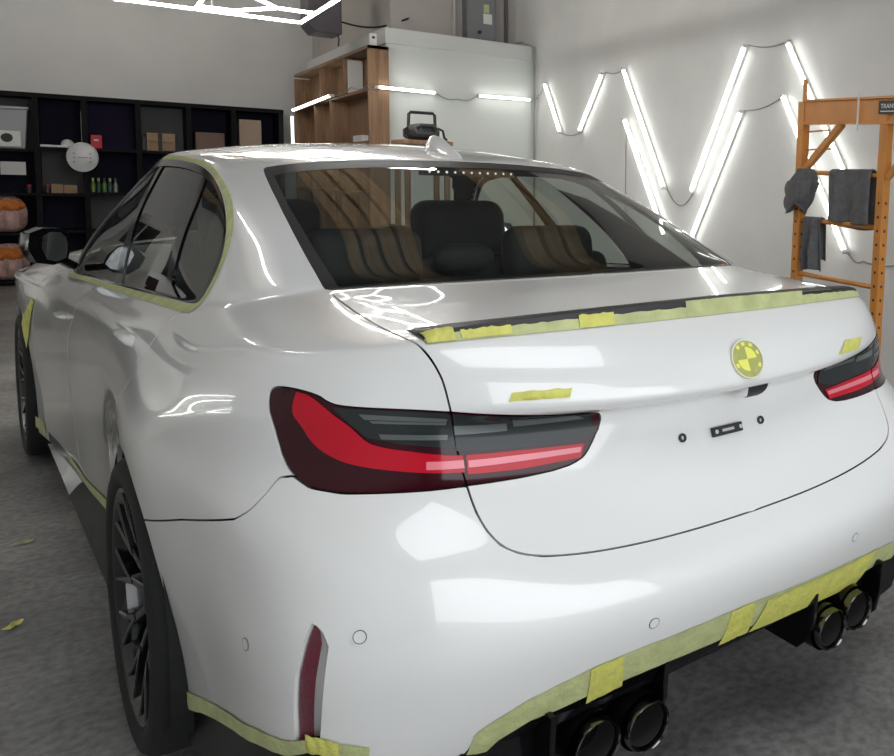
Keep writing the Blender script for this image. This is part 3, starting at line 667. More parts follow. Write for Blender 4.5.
    loft('red_light_band',[(3.05,6.62),(2.34,6.57),(1.62,6.50)],[(3.04,6.24),(2.34,6.21),(1.68,6.24)],M_red,tl,side,.0012,nu=20,nv=3)
    loft('light_bar',[(3.02,6.50),(2.34,6.475),(1.66,6.44)],[(3.02,6.36),(2.34,6.35),(1.68,6.34)],M_pink,tl,side,.0022,nu=16,nv=2)
    # upright reflector in its recess at the bumper corner
    panel('reflector_recess',H['reflex'],M_paint,bump,-.018,0)
    rf=loft('corner_reflector',[(5.76,1.45),(5.73,2.0),(5.66,2.7),(5.55,3.25),(5.45,3.60)],[(5.49,1.45),(5.45,2.0),(5.39,2.7),(5.31,3.3),(5.35,3.50)],M_maroon,car,side,-.006,nu=20,nv=3); rf['label']='tall narrow maroon reflector at the bumper corner'
# lower black valance and rear diffuser
M_valance = new_mat('dark_valance',(.004,.004,.005),.3,spec=.12)
val=panel('rear_valance', join(L_['valance'],R_h['valance']), M_valance, car, -.006, .03)
# dark liner behind the joints
def liner():
    parts=[]
    for side in (-1,1):
        S=shell_side(side); S['V']=S['V']-S['N']*.022
        for wy,wz,R_ in WHEELS:
            d=np.hypot(S['V'][:,1]-wy,S['V'][:,2]-wz)-R_; S=clip(S,np.where(np.abs(S['V'][:,0])>.5,-d,-1.))
        for poly in (GLASS,DLO,WIND): 
            f=sdf_uv(S,poly,1); S=clip(S,-f,-.004)
        parts.append(S)
    m=join(*parts); build('inner_structure',m['V'],m['F'],M_inner,car,smooth=True)
liner()
# ------------------------------------------------------------------ car details
def at_uv(u,v,side=-1,off=0.):
    X,N=surf(np.array(abs(float(u))),np.array(float(v)),True); k=np.array([(1 if u>=0 else -1)*side,1,1]); return X*k+N*k*off, N*k
def tape(name,A,B,mat=None,off=.0016,nu=40,nv=4,jag=.006,thick=.0012,side=-1):
    return loft(name,A,B,mat or M_tape,car,side,off,nu,nv,thick,jag)
# masking tape along the bumper edge, round the corner, the sill, the spoiler and the side windows
tape('masking_tape',[(3.24,.80),(3.22,.98),(3.17,1.40),(2.9,1.58),(2.58,1.73),(2.26,1.83),(1.85,1.95),(1.32,1.98),(.77,1.98),(.2,1.98),(-.57,1.88),(-1.48,1.80),(-2.62,1.62),(-3.2,1.42)],
     [(3.02,.62),(2.98,.8),(2.86,1.10),(2.51,1.31),(2.12,1.33),(1.75,1.40),(1.09,1.40),(.2,1.33),(-.57,1.27),(-1.48,1.22),(-2.55,1.15),(-3.1,.95)],nu=110)
for A,B in (([(1.95,1.93),(1.62,1.96)],[(1.88,1.22),(1.50,1.30)]),([(.40,1.99),(.10,1.98)],[(.35,1.20),(-.04,1.18)]),([(-.10,1.86),(-1.2,1.76),(-2.10,1.72)],[(-.06,1.14),(-1.2,.98),(-2.02,.86)])):
    tape('masking_tape',A,B,M_tape_y,.0030,26,5,.012,.0022)
tape('masking_tape',[(4.55,1.52),(4.85,1.58),(5.42,1.66),(5.91,1.52),(6.58,1.48),(7.32,1.30),(8.28,.94),(8.76,.78)],
     [(4.55,1.34),(4.85,1.40),(5.42,1.46),(5.91,1.30),(6.58,1.25),(7.32,1.09),(8.28,.72),(8.64,.56)],None,.003,70)
tape('masking_tape',[(5.55,1.72),(5.0,1.62)],[(5.55,1.44),(5.0,1.40)],M_tape_y,.0045,16,4,.01,.003)
tape('masking_tape',[(15.55,.62),(14.98,.62)],[(15.55,.16),(15.0,.16)],None,.003,16)
tape('masking_tape',[(13.9,.54),(13.0,.76),(12.0,1.30),(11.0,2.32)],[(13.9,.34),(13.0,.50),(12.0,1.0),(11.12,1.86)],None,.003,60)
tape('masking_tape',[(15.62,4.2),(15.42,5.1),(15.2,6.0),(15.16,6.4)],[(15.42,3.0),(15.3,3.6),(15.16,4.9),(15.08,6.2)],M_tape_y,.004,30,6,.10,.010)
for sd in (-1,1):
    ring=smooth_poly(DLO,2,True)
    def outset(k):
        o=[]
        for i,p in enumerate(ring):
            t_=(ring[(i+1)%len(ring)]-ring[i-1]); Xs=surf(np.array([p[0],p[0]+.02,p[0]]),np.array([p[1],p[1],p[1]+.02]))
            eu,ev=(Xs[1]-Xs[0])/.02,(Xs[2]-Xs[0])/.02; T_=eu*t_[0]+ev*t_[1]; n=np.cross(eu,ev); n/=np.linalg.norm(n); w=np.cross(T_,n); w/=np.linalg.norm(w)
            G_=np.array([[eu@eu,eu@ev],[eu@ev,ev@ev]]); dq=np.linalg.solve(G_,np.array([w@eu,w@ev])); o.append(p+dq*k)
        return np.array(o)
    inr=outset(.004);ou=outset(.022)
    if (ou.max(0)-ou.min(0)).sum()<(ring.max(0)-ring.min(0)).sum(): inr=outset(-.004);ou=outset(-.022)
    # the band starts at the mirror, runs back under the glass, round the rear pillar and forward over the doors
    i0=int(np.argmin(np.linalg.norm((ring-np.array([15.0,14.76]))*[1,1],axis=1))); i1=int(np.argmin(np.linalg.norm(ring-np.array([13.2,19.04]),axis=1)))
    seq=[]; i=i0; st=1 if ring[(i0+4)%len(ring)][0]<ring[i0][0] and False else -1
    j=i0
    step=1 if np.linalg.norm(ring[(i0+2)%len(ring)]-np.array([14.2,14.8]))<np.linalg.norm(ring[i0-2]-np.array([14.2,14.8])) else -1
    while True:
        seq.append(j)
        if j==i1: break
        j=(j+step)%len(ring)
    tape('masking_tape',inr[seq],ou[seq],None,.0016,150,3,.004,.0012,side=sd)
# badges under tape
tape('masking_tape',[(2.504,9.96),(2.2,10.0),(1.881,10.03)],[(2.56,9.52),(2.2,9.60),(1.914,9.62)],M_tape_y,.003,14,5,.03,.004)
tape('masking_tape',[(-1.742,10.15),(-2.333,9.98)],[(-1.49,9.56),(-2.06,9.38)],M_tape_y,.003,14,5,.03,.004)
# spoiler lip on the trunk edge
def spoiler():
    us=np.linspace(-3.62,3.62,81); V=[];F=[]
    for u in us:
        e=max(0.,1-abs(u)/3.62)**.35; h=.004+.025*e
        X0,n=at_uv(u,12.12,-1,.0005); X1,_=at_uv(u,12.55,-1,h); X2,_=at_uv(u,12.75,-1,h+.001); X3,_=at_uv(u,13.1,-1,h*.55); X4,_=at_uv(u,13.42+.05*e,-1,-.001)
        V+= [X0,X1+np.array([0,-.012*e,0]),X2,X3,X4]
    for i in range(80):
        for j in range(4): F.append((i*5+j,i*5+j+1,(i+1)*5+j+1,(i+1)*5+j))
    o=build('spoiler',V,F,M_black,car,smooth=True); o.data.set_sharp_from_angle(angle=.6)
    def strip(u0,u1,mat,lo,hi,n,off,jag,name='masking_tape'):
        rs=np.random.RandomState(int(abs(u0*50)+3)); V=[];F=[]
        for i in range(n+1):
            u=u0+(u1-u0)*i/n; e=max(0.,1-abs(u)/3.62)**.35; h=.004+.025*e
            X0,nn=at_uv(u,12.12,-1,.0005); X1,_=at_uv(u,12.55,-1,h); X1=X1+np.array([0,-.012*e,0]); X2,_=at_uv(u,13.05,-1,h*.6+.001)
            d=np.array([0,-off,off*.7])
            for t in np.linspace(lo,hi+rs.rand()*jag,5):
                p=X0+(X1-X0)*t if t<=1 else X1+(X2-X1)*(t-1)
                V.append(p+d*(1+.5*rs.rand()))
        for i in range(n):
            for j in range(4): F.append((i*5+j,(i+1)*5+j,(i+1)*5+j+1,i*5+j+1))
        return build(name,V,F,mat,car,smooth=True)
    strip(3.62,.42,M_tape,-.04,.58,50,.0015,.08); strip(.42,-1.3,M_tape,-.04,.98,40,.0015,.03); strip(-1.3,-3.62,M_tape,-.04,.60,24,.0015,.08)
    strip(.42,-2.0,M_tape,.9,1.9,30,.0015,.15)
    strip(3.6,3.05,M_tape_y,0,1.3,10,.003,.2); strip(2.95,2.30,M_tape_y,.05,.62,14,.003,.12); strip(1.58,1.22,M_tape_y,-.02,.75,10,.003,.1)
spoiler()
# roundel badge: rim, ring and quadrants showing through tape
def roundel():
    c,n=at_uv(0,10.30,-1,.0); n=Vector(n); xax=Vector((1,0,0)); yax=n.cross(xax); xax=yax.cross(n)
    def P3(x,y,h): return tuple(Vector(c)+xax*x+yax*y+n*h)
    R_=.041
    m_ring=new_mat('badge_ring_taped',(.46,.46,.16),.5,noise=(40,.15,(1,1,1))); m_w=new_mat('badge_quarter_bright',(.86,.86,.16),.5); m_d=new_mat('badge_quarter_olive',(.42,.43,.12),.5)
    def sector(r0,r1,a0,a1,h,k=12):
        V=[];F=[]
        for i in range(k+1):
            a=a0+(a1-a0)*i/k
            for r,hh in ((r0,h),(r1,h),(r1,0)): V.append(P3(r*math.cos(a),r*math.sin(a),hh))
        for i in range(k): F+= [(i*3,i*3+1,i*3+4,i*3+3),(i*3+1,i*3+2,i*3+5,i*3+4)]
        return V,F
    V,F=sector(.027,R_,0,2*math.pi,.004,40); ring=build('badge_roundel',V,F,m_ring,car); ring['label']='round trunk badge covered in yellow tape'
    V,F=sector(R_,R_+.003,0,2*math.pi,.0055,40); build('badge_rim',V,F,new_mat('badge_rim_pale',(.75,.77,.55),.3),ring)
    for q in range(4):
        V,F=sector(.0,.027,q*math.pi/2,(q+1)*math.pi/2,.0045,10); build('badge_quarter',V,F,m_d if q in (1,3) else m_w,ring)
    for a in (60,95,125,200,330,20): 
        V,F=sector(.030,.038,math.radians(a-8),math.radians(a+8),.0052,4); build('badge_letter_stroke',V,F,m_w,ring)
roundel()
# reversing camera under the lid edge
p,_=at_uv(0,8.9,-1); g=Geo()
g.grid(lambda a,b:(.032+.030*math.cos(math.pi*a)*math.sqrt(1-(b*.98)**2), .055-.045*(1-b*b)**.5, .908-.036*b),12,6)
g.make('reversing_camera',M_black,car,smooth=True)
# number-plate mount: black bracket with a slot and two bolts, round nuts at each side
pb=[at_uv(u,6.18,-1,.003)[0] for u in (.045,-.04)]
def plate_mount():
    a=Vector(at_uv(.207,6.19,-1,.004)[0]); b=Vector(at_uv(-.178,6.19,-1,.004)[0]); 
    n=Vector(at_uv(0,6.19)[1]); d=(b-a).normalized(); up=n.cross(d)*-1
    if up.z<0: up=-up
    def slab(g,c0,c1,h,t0,t1):
        V=[]
        for t in (t0,t1):
            for e,s in ((c0,-1),(c1,-1),(c1,1),(c0,1)): V.append(tuple(e+up*(s*h)+n*t))
        g.add(V,[(0,1,2,3),(4,5,6,7),(0,1,5,4),(1,2,6,5),(2,3,7,6),(3,0,4,7)])
    g=Geo(); slab(g,a,b,.0105,-.002,.006); br=g.make('plate_bracket',M_black,car,bevel=.0015)
    g=Geo(); slab(g,a+d*.026,b-d*.026,.003,.005,.0068); g.make('bracket_slot',new_mat('pale_metal',(.55,.55,.53),.4,.6),br)
    for e in (a+d*.008,b-d*.008):
        g=Geo(); V=[];k=8
        for t in (.005,.009):
            for i in range(k): V.append(tuple(e+d*(.005*math.cos(2*math.pi*i/k))+up*(.005*math.sin(2*math.pi*i/k))+n*t))
        g.add(V,[tuple(range(k)),tuple(range(k,2*k))]+[(i,(i+1)%k,k+(i+1)%k,k+i) for i in range(k)]); g.make('bolt',M_chrome,br)
    for u,v in ((.555,6.228),(-.466,6.213)):
        e=Vector(at_uv(u,v)[0])
        def cyl(r0,r1,t0,t1,k=20):
            g=Geo(); V=[];F=[]
            for r,t in ((r1,t0),(r1,t1),(r0,t1),(r0,t0)):
                for i in range(k): V.append(tuple(e+d*(r*math.cos(2*math.pi*i/k))+up*(r*math.sin(2*math.pi*i/k))+n*t))
            for j in range(3):
                for i in range(k): F.append((j*k+i,j*k+(i+1)%k,(j+1)*k+(i+1)%k,(j+1)*k+i))
            return g.add(V,F)
        o=cyl(.0045,.0095,-.001,.004).make('plate_nut',M_black,car); cyl(0.0005,.0045,0,.002).make('nut_insert',M_chrome,o)
plate_mount()
# parking sensors: fine dark ring and white disc
for u,v in ((4.73,3.45),(6.648,2.906),(1.334,2.443),(-1.388,2.464),(-4.73,3.45)):
    e,n=at_uv(u,v); e=Vector(e);n=Vector(n); a=n.cross(Vector((0,0,1))).normalized(); b=a.cross(n)
    def ring(r0,r1,h,k=24):
        V=[];F=[]
        for r in (r0,r1):
            for i in range(k): V.append(tuple(e+a*(r*math.cos(2*math.pi*i/k))+b*(r*math.sin(2*math.pi*i/k))+n*h))
        for i in range(k): F.append((i,(i+1)%k,k+(i+1)%k,k+i))
        return V,F
    V,F=ring(.0100,.0112,.0012); o=build('parking_sensor',V,F,M_black,car)
    V,F=ring(.0002,.0100,.0014); build('sensor_face',V,F,M_paint,o,smooth=True)
    if abs(u)>4 and abs(u)<5:
        V,F=ring(.0112,.0155,.0006); build('sensor_bezel',V,F,M_paint,o)
# roof antenna fin
def fin():
    V=[];F=[];n=10
    ys=np.linspace(1.42,1.70,n+1)
    hs=[.0,.010,.019,.027,.034,.040,.045,.048,.050,.045,.0]; ws=[.002,.012,.02,.026,.030,.032,.033,.032,.030,.026,.022]
    for i,y in enumerate(ys):
        zb=np.interp(y,[1.40,1.5,1.6,1.75],[1.402,1.421,1.436,1.452])-.004
        w=ws[i];h=hs[i]+.004
        for x,z in ((-w,0),(-w*.55,h*.6),(0,h),(w*.55,h*.6),(w,0)): V.append((x,y if not(i==n) else y-.004,zb+z))
    for i in range(n):
        for j in range(4): F.append((i*5+j,i*5+j+1,i*5+6+j,i*5+5+j))
    F.append(tuple(n*5+j for j in range(5)))
    g=Geo().add(V,F); g.make('roof_antenna',M_paint,car,smooth=True)
fin()
# door mirrors
for s in (-1,1):
    g=Geo()
    prof=[(-.115,.0),(-.10,.052),(-.03,.068),(.06,.066),(.105,.045),(.118,.0),(.10,-.045),(.02,-.06),(-.07,-.05)]
    V=[];F=[];m=len(prof); cx,cy,cz=s*-0+.0,0,0
    for t,(yy,sc_) in enumerate(((-.05,.93),(-.055,1.0),(0,1.02),(.05,.86),(.085,.55),(.095,.2))):
        for x,z in prof: V.append((x*sc_*.56,yy*1.25,z*sc_*1.12))
    for t in range(5):
        for i in range(m): F.append((t*m+i,t*m+(i+1)%m,(t+1)*m+(i+1)%m,(t+1)*m+i))
    F.append(tuple(5*m+i for i in range(m))); F.append(tuple(i for i in range(m)))
    g.add(V,F); o=g.make('door_mirror',M_black_gloss,car,(s*.935,3.06,1.035),(0,0,s*-.22),smooth=True)
    g=Geo(); V=[(x*.86*.40-s*.016,-.0705,z*.80*1.12) for x,z in prof]; g.add(V,[tuple(range(m))]); g.make('mirror_glass',M_mirror,o)
    g=Geo().bar((-s*.03,.0,-.035),(-s*.10,.01,-.085),.05,.03); g.make('mirror_arm',M_black_gloss,o,bevel=.008)
# door handles: raised grip over a shallow cup, drawn on the door skin
for s in (-1,1):
    for u,v,du in ((13.75,7.2,.17),(11.03,10.8,.26)):
        V=[];F=[];nu,nv=14,8
        for j in range(nv+1):
            for i in range(nu+1):
                a=i/nu*2-1;b=j/nv*2-1
                X,n=at_uv(u+a*du,v+b*.42,s,.026*max(0,1-a**4)**.5*max(0,1-b*b)**.5+.0006); V.append(X)
        for j in range(nv):
            for i in range(nu): F.append((j*(nu+1)+i,j*(nu+1)+i+1,(j+1)*(nu+1)+i+1,(j+1)*(nu+1)+i))
        Geo().add(V,F).make('door_handle',M_paint,car,smooth=True)
# wheels
def wheel(cx,cy,cz,R_,W_,s):
    """s: outward direction along x"""
    def L_(prof,n,name,mat,par,c=(0,0,0)):
        return Geo().lathe([(r,x*s) for r,x in prof],'x',n,c).make(name,mat,par,smooth=True)
    hw=W_/2; rr=.262
    rim=L_([(rr-.014,-hw+.01),(rr-.022,-hw*.4),(rr-.03,hw*.4),(rr-.022,hw-.03),(rr-.004,hw-.014),(rr+.006,hw-.010),(rr+.010,hw-.016),(rr+.004,hw-.03)],56,'wheel',M_rim,car)
    rim.location=(cx,cy,cz)
    t=L_([(rr,-hw+.01),(R_-.02,-hw+.004),(R_-.004,-hw+.02),(R_,-hw+.05),(R_,hw-.05),(R_-.004,hw-.022),(R_-.018,hw-.006),(R_-.035,hw-.001),(rr+.022,hw-.004),(rr+.008,hw-.014),(rr+.002,hw-.022)],64,'tire',M_rubber,rim)
    L_([(.19,-.02),(.19,.015),(.07,.02)],36,'brake_disc',M_disc,rim)
    g=Geo();a0=.4
    for k in range(7):
        a=a0+k*.13
    g.prism([(.10*math.cos(a0+i*.15),.10*math.sin(a0+i*.15)) for i in range(8)]+[(.215*math.cos(a0+i*.15),.215*math.sin(a0+i*.15)) for i in range(7,-1,-1)],'x',s*-.045,s*.04)
    g.make('brake_caliper',new_mat('caliper_grey',(.03,.03,.035),.4),rim)
    L_([(.062,hw-.075),(.066,hw-.055),(.060,hw-.045),(.036,hw-.042)],24,'wheel_hub',M_black,rim)
    L_([(.036,hw-.044),(.034,hw-.038),(.028,hw-.036),(.0005,hw-.035)],20,'centre_cap',new_mat('cap_grey',(.04,.04,.045),.6,.2),rim)
    for k in range(5):
        a=2*math.pi*k/5+.3; g=Geo().lathe([(.010,hw-.05),(.009,hw-.044),(.0005,hw-.043)],'x',8); 
    me=None
    for k in range(10):
        if me is None:
            g=Geo()
            def pt(r,t,x): return (s*x,r*math.cos(t),r*math.sin(t))
            root=[(.052,hw-.050),(.11,hw-.036),(.165,hw-.024)]
            def arm(pts,w0,w1):
                n=len(pts); V=[];F=[]
                for i,(r,t,x) in enumerate(pts):
                    w=(w0+(w1-w0)*i/(n-1))/max(r,.05)/2
                    V+= [pt(r,t-w,x-.028),pt(r,t-w*.75,x),pt(r,t+w*.75,x),pt(r,t+w,x-.028)]
                for i in range(n-1):
                    b=i*4
                    for j in range(4): F.append((b+j,b+(j+1)%4,b+4+(j+1)%4,b+4+j))
                F+= [(0,1,2,3),((n-1)*4+3,(n-1)*4+2,(n-1)*4+1,(n-1)*4)]; g.add(V,F)
            arm([(.05,0,hw-.050),(.10,.0,hw-.038),(.155,.0,hw-.027)],.026,.024)
            arm([(.145,.0,hw-.028),(.20,.10,hw-.020),(.262,.19,hw-.013)],.017,.014)
            arm([(.145,.0,hw-.028),(.20,-.07,hw-.020),(.262,-.12,hw-.013)],.017,.014)
            o=g.make('wheel_spoke',M_rim,rim,bevel=.003,seg=1); me=o.data
        else: o=add_obj('wheel_spoke',me,rim)
        o.rotation_euler=(2*math.pi*k/10,0,0)
    return rim
for s in (-1,1):
    wheel(s*.812,1.07,.342,.341,.285,s); wheel(s*.842,3.93,.336,.335,.275,s)
    for wy in (1.07,3.93):
        g=Geo(); V=[];F=[];n=24
        for i in range(n+1):
            t=math.radians(-25+230*i/n)
            for x in (.52,.945 if wy<2 else .955): V.append((s*x*(1 if x<.6 else .985),wy+.385*math.cos(t),.342+.385*math.sin(t)))
        for i in range(n): F.append((i*2,i*2+1,i*2+3,i*2+2))
        g.add(V,F); b=len(g.V); g.V+= [(s*.52,wy+.385*math.cos(math.radians(-25+230*i/n)),.342+.385*math.sin(math.radians(-25+230*i/n))) for i in range(n+1)]; g.F.append(tuple(range(b,b+n+1)))
        g.make('wheel_arch_liner',M_inner,car,smooth=False)
for s in (-1,1):
    # side skirt blade: white at the front, black towards the rear wheel
    for ya,yb,za,zb,m in ((3.42,2.62,.19,.225,M_paint),(2.615,1.48,.225,.36,M_valance)):
        n=10; g=Geo(); V=[];F=[]
        for i in range(n+1):
            t=i/n; y=ya+(yb-ya)*t; zt=za+(zb-za)*t
            for x,z in ((.865,zt),(.90,zt-.03),(.925,.165),(.915,.145),(.85,.145)): V.append((s*x,y,z))
        for i in range(n):
            for j in range(4): F.append((i*5+j,i*5+j+1,i*5+6+j,i*5+5+j))
        F+= [tuple(range(5)),tuple(range(n*5,n*5+5))]
        o=g.add(V,F).make('side_skirt',m,car,smooth=True)
# diffuser: strip under the tape, fins, exhaust shroud, four tail pipes
for s in (-1,1):
    for x,zlo in ((.222,.215),(.475,.20)):
        g=Geo().prism([(-.012,.375),(-.006,.30),(.012,zlo+.035),(.05,zlo),(.26,zlo+.005),(.42,.25),(.42,.38)],'x',s*(x-.006),s*(x+.006))
        g.make('diffuser_fin',M_black_gloss,car,bevel=.002,seg=1)
    g=Geo(); pts=[(.225,.385),(.225,.235),(.262,.212),(.30,.215),(.325,.24),(.345,.215),(.38,.208),(.42,.222),(.472,.215),(.60,.24),(.64,.30),(.60,.385)]
    g.prism([(s*x,z) for x,z in pts],'y',.055,.30); g.make('exhaust_shroud',M_black_gloss,car,bevel=.004,seg=1)
    for x,y,z in ((.272,-.022,.268),(.381,-.012,.275)):
        o=Geo().lathe([(.0432,.06),(.044,0.004),(.0475,-.002),(.050,.003),(.0505,.02),(.049,.16)],'y',36,(0,0,0)).make('exhaust_tip',M_exhaust,car,(s*x,y,z),smooth=True)
        Geo().lathe([(.0425,.012),(.042,.05),(.040,.12),(.0003,.125)],'y',28).make('exhaust_bore',M_soot,o,smooth=True)
        Geo().lathe([(.0525,.03),(.056,.022),(.0565,.06),(.054,.10)],'y',28).make('exhaust_collar',M_black_gloss,o,smooth=True)
g=Geo().prism([(-.55,.385),(-.45,.325),(-.22,.318),(.22,.318),(.45,.325),(.55,.385)],'y',.03,.14); g.make('diffuser_strip',M_black_gloss,car,bevel=.004,seg=1)
Geo().box(-.66,.66,.30,4.5,.17,.24).make('underbody',M_inner,car)
# ---- cabin, seen through the glass
g=Geo().box(-.66,.66,.75,1.42,.98,1.02); g.make('parcel_shelf',M_cloth,car,bevel=.01)
for sd in (-1,1): loft('pillar_lining',[(4.2,15.6),(6,15.5),(10.9,15.3)],[(4.5,19.1),(6,19.1),(10.0,19.0)],M_head,car,sd,-.085,nu=30,nv=10)
g=Geo().box(-.72,.72,1.4,3.5,.25,.30); g.make('cabin_floor',M_inner,car)
def cushion(name,x,y,z,w,d,h,tilt,mat=M_cloth,r=.05):
    g=Geo().box(-w/2,w/2,-d/2,d/2,-h/2,h/2); return g.make(name,mat,car,(x,y,z),(tilt,0,0),bevel=r,seg=4,smooth=True)
cushion('rear_seat_backrest',0,1.50,.78,1.24,.16,.60,-.28)
cushion('rear_seat_cushion',0,1.88,.50,1.24,.5,.16,0)
for x in (-.31,.31): cushion('rear_headrest',x,1.42,1.085,.34,.12,.20,-.15,r=.058)
cushion('rear_headrest',0,1.42,1.08,.20,.10,.10,-.15)
for x in (-.37,.37):
    cushion('front_seat_backrest',x,2.42,.80,.50,.16,.66,-.24,r=.07)
    cushion('front_headrest',x,2.29,1.12,.40,.14,.26,-.2,r=.068)
    cushion('front_seat_cushion',x,2.75,.46,.52,.52,.16,0)
g=Geo().prism([(3.15,.60),(3.10,.92),(3.25,.99),(3.6,1.0),(3.65,.6)],'x',-.72,.72); g.make('dashboard',M_cloth,car,bevel=.02,smooth=True)
o=Geo().lathe([(.175,-.012),(.19,0),(.175,.012),(.162,0),(.175,-.012)],'y',28).make('steering_wheel',M_black,car,(.37,3.0,.93),(-.35,0,0),smooth=True)
o=Geo().box(-.15,.15,-.03,.02,-.012,.010).make('high_brake_light',M_black,car,(0,1.385,1.362),bevel=.003)
for i in range(11):
    Geo().lathe([(.004,0),(.003,-.002),(.0003,-.0025)],'y',8).make('brake_light_led',M_led,o,(-.135+.027*i,-.031,0))
# ------------------------------------------------------------------ furniture and clutter behind the car
M_shelf=new_mat('black_shelf_board',(.006,.006,.008),.7,spec=.2)
M_navy=new_mat('navy_panel',(.008,.009,.024),.7,spec=.2); M_purple=new_mat('purple_panel',(.022,.015,.045),.7,spec=.2); M_greyp=new_mat('grey_panel',(.15,.15,.15),.7,spec=.2)
M_ply=wood_mat('plywood',(.20,.105,.055),(.31,.185,.10),.55,2.6,'Z')
M_card=new_mat('cardboard',(.36,.24,.15),.8,noise=(6,.12,(1,1,1)))
M_orange=new_mat('orange_paint',(.62,.25,.045),.45,noise=(7,.10,(1,1,1)))
M_towel=new_mat('grey_towel',(.15,.15,.155),.95,noise=(30,.18,(1,1,1)),bump=(220,.7))
M_roomw=new_mat('white_room_panel',(.66,.68,.66),.6)
# black shelving along the back wall
shelf=thing('storage_shelf','long black shelving with navy, purple and grey backs under the grey wall','shelving',(0,11.48,0))
Yd=.46; xs=[-2.45,-1.92,-1.375,-.955,-.46,.035,.50,1.02]; tops=2.125
for i,x in enumerate(xs):
    Geo().box(x-.026,x+.026,0,Yd,0,tops).make('shelf_upright',M_shelf,shelf)
Geo().box(xs[0]-.03,xs[-1]+.03,0,Yd,tops,tops+.05).make('shelf_top',M_shelf,shelf)
levels={0:[.06,.60,1.05,1.54],1:[.06,.60,1.05,1.54],2:[.06,.62,1.045,1.572],3:[.06,.62,1.065,1.575],4:[.06,.62,1.06,1.575],5:[.06,.62,1.06,1.575],6:[.06,.62,1.06,1.575]}
backs={0:[M_navy,M_shelf,M_navy,M_greyp],1:[M_shelf,M_shelf,M_navy,M_greyp],2:[M_navy,M_navy,M_greyp,M_navy],3:[M_greyp,M_greyp,M_navy,M_purple],4:[M_navy,M_navy,M_navy,M_greyp],5:[M_navy,M_navy,M_navy,M_navy],6:[M_navy,M_navy,M_navy,M_navy]}
for i in range(7):
    x0,x1=xs[i]+.026,xs[i+1]-.026
    for k,z in enumerate(levels[i]):
        Geo().box(x0,x1,0.005,Yd,z-.03,z).make('shelf_board',M_shelf,shelf)
        zt=(levels[i]+[tops+.03])[k+1]-.03
        Geo().box(x0,x1,Yd-.02,Yd-.005,z,zt).make('shelf_back',backs[i][k],shelf)
SY=11.50
def box_thing(name,x0,x1,z0,z1,mat,label,cat,depth=.28,y=SY,bev=.008,group=None):
    return tag(Geo().box(x0,x1,y,y+depth,z0,z1).make(name,mat,None,bevel=bev),label,cat,group)
t=thing('storage_tub','clear grey plastic storage tub on the top shelf at the left edge','tub',(-1.64,SY+.18,1.541))
Geo().prism([(-.17,0),(.17,0),(.20,.44),(-.20,.44)],'y',-.15,.15).make('tub_body',new_mat('grey_tub',(.30,.31,.32),.3),t,bevel=.01)
Geo().box(-.21,.21,-.16,.16,.44,.47).make('tub_lid',new_mat('tub_lid_grey',(.40,.41,.42),.35),t,bevel=.006)
o=Geo().box(-1.70,-1.50,SY-.005,SY+.012,1.56,1.74).make('tissue_box',M_white,None,bevel=.01); tag(o,'white box with a dark oval opening, in front of the clear tub','box')
Geo().lathe([(.05,-.001),(.0005,-.0012)],'y',20).make('oval_opening',M_black,o,(-1.62,SY-.006,1.66))
t=box_thing('paper_sheet',-1.685,-1.475,1.25,1.395,new_mat('white_paper',(.62,.62,.62),.8),'sheet of white paper pinned below the clear tub','paper',.004,y=SY-.012,bev=0)
for z,lb in ((1.052,'clear bag of orange and pink rags on the upper shelf of the left bay'),(.602,'clear bag of orange and pink rags on the floor-level shelf below the other bag')):
    t=thing('rag_bag',lb,'bag',(-1.655,SY+.12,z-.45+.002 if z>1 else .062))
    rs=random.Random(int(z*10))
    def blob(u,v,w=.16,h=.40,s=1):
        a=2*math.pi*u; b=math.pi*(v-.5); r=math.cos(b)**.6
        k=1+.10*math.sin(5*a+3*v)+.07*math.sin(9*a+7*v)
        return (w*r*math.cos(a)*k,.17*r*math.sin(a)*k,max(0,h/2+h/2*math.sin(b)*(1+.06*math.sin(7*a))))
    Geo().grid(blob,28,14).make('bag_body',new_mat('pink_bag_film',(.62,.40,.36),.35,noise=(9,.25,(1,1,1))),t,smooth=True)
    Geo().grid(lambda u,v:tuple(Vector(blob(u,v,.15,.16))+Vector((.0,-.03,.215))),24,10).make('rag_bundle',new_mat('orange_rags',(.62,.20,.04),.9,noise=(14,.3,(1,1,1))),t,smooth=True)
o=box_thing('white_board',-1.345,-.99,1.575,1.60,M_white,'white plank lying on the shelf above the grey compartment','plank',.25,y=SY-.03,bev=.003)
o=Geo().lathe([(.062,0),(.058,.03),(.042,.055),(.02,.068),(.0005,.072)],'z',20).make('white_bowl',M_white,None,(-1.11,SY+.08,1.601),smooth=True); tag(o,'upturned white bowl resting on the white plank','bowl')
for k,(a,b) in enumerate(((-1.27,-1.165),(-1.16,-1.04))):
    box_thing('brown_carton',a,b,1.047,1.155-.01*k,M_card,['brown carton in the grey compartment, one nearer the left upright','brown carton in the grey compartment, one nearer the bottles'][k],'box')
t=box_thing('red_box',-.905,-.80,1.577,1.735,new_mat('red_card',(.55,.02,.04),.5),'small red box on the shelf of the purple compartment','box',.12)
Geo().box(-.875,-.835,SY-.003,SY-.001,1.665,1.685).make('white_label',M_white,t)
greens=[(.16,.26,.04),(.03,.08,.04),(.13,.24,.06),(.04,.09,.09),(.22,.26,.20)]
caps=[(.55,.6,.15),(.5,.6,.15),(.06,.06,.06),(.5,.55,.3),(.1,.1,.1)]
bl=['green bottle with a yellow cap, first from the grey compartment','dark green bottle with a yellow cap, second from the grey compartment','bright green bottle with a dark cap, third in the bottle row','teal bottle with a pale cap, fourth in the bottle row','pale green bottle at the window end of the bottle row']
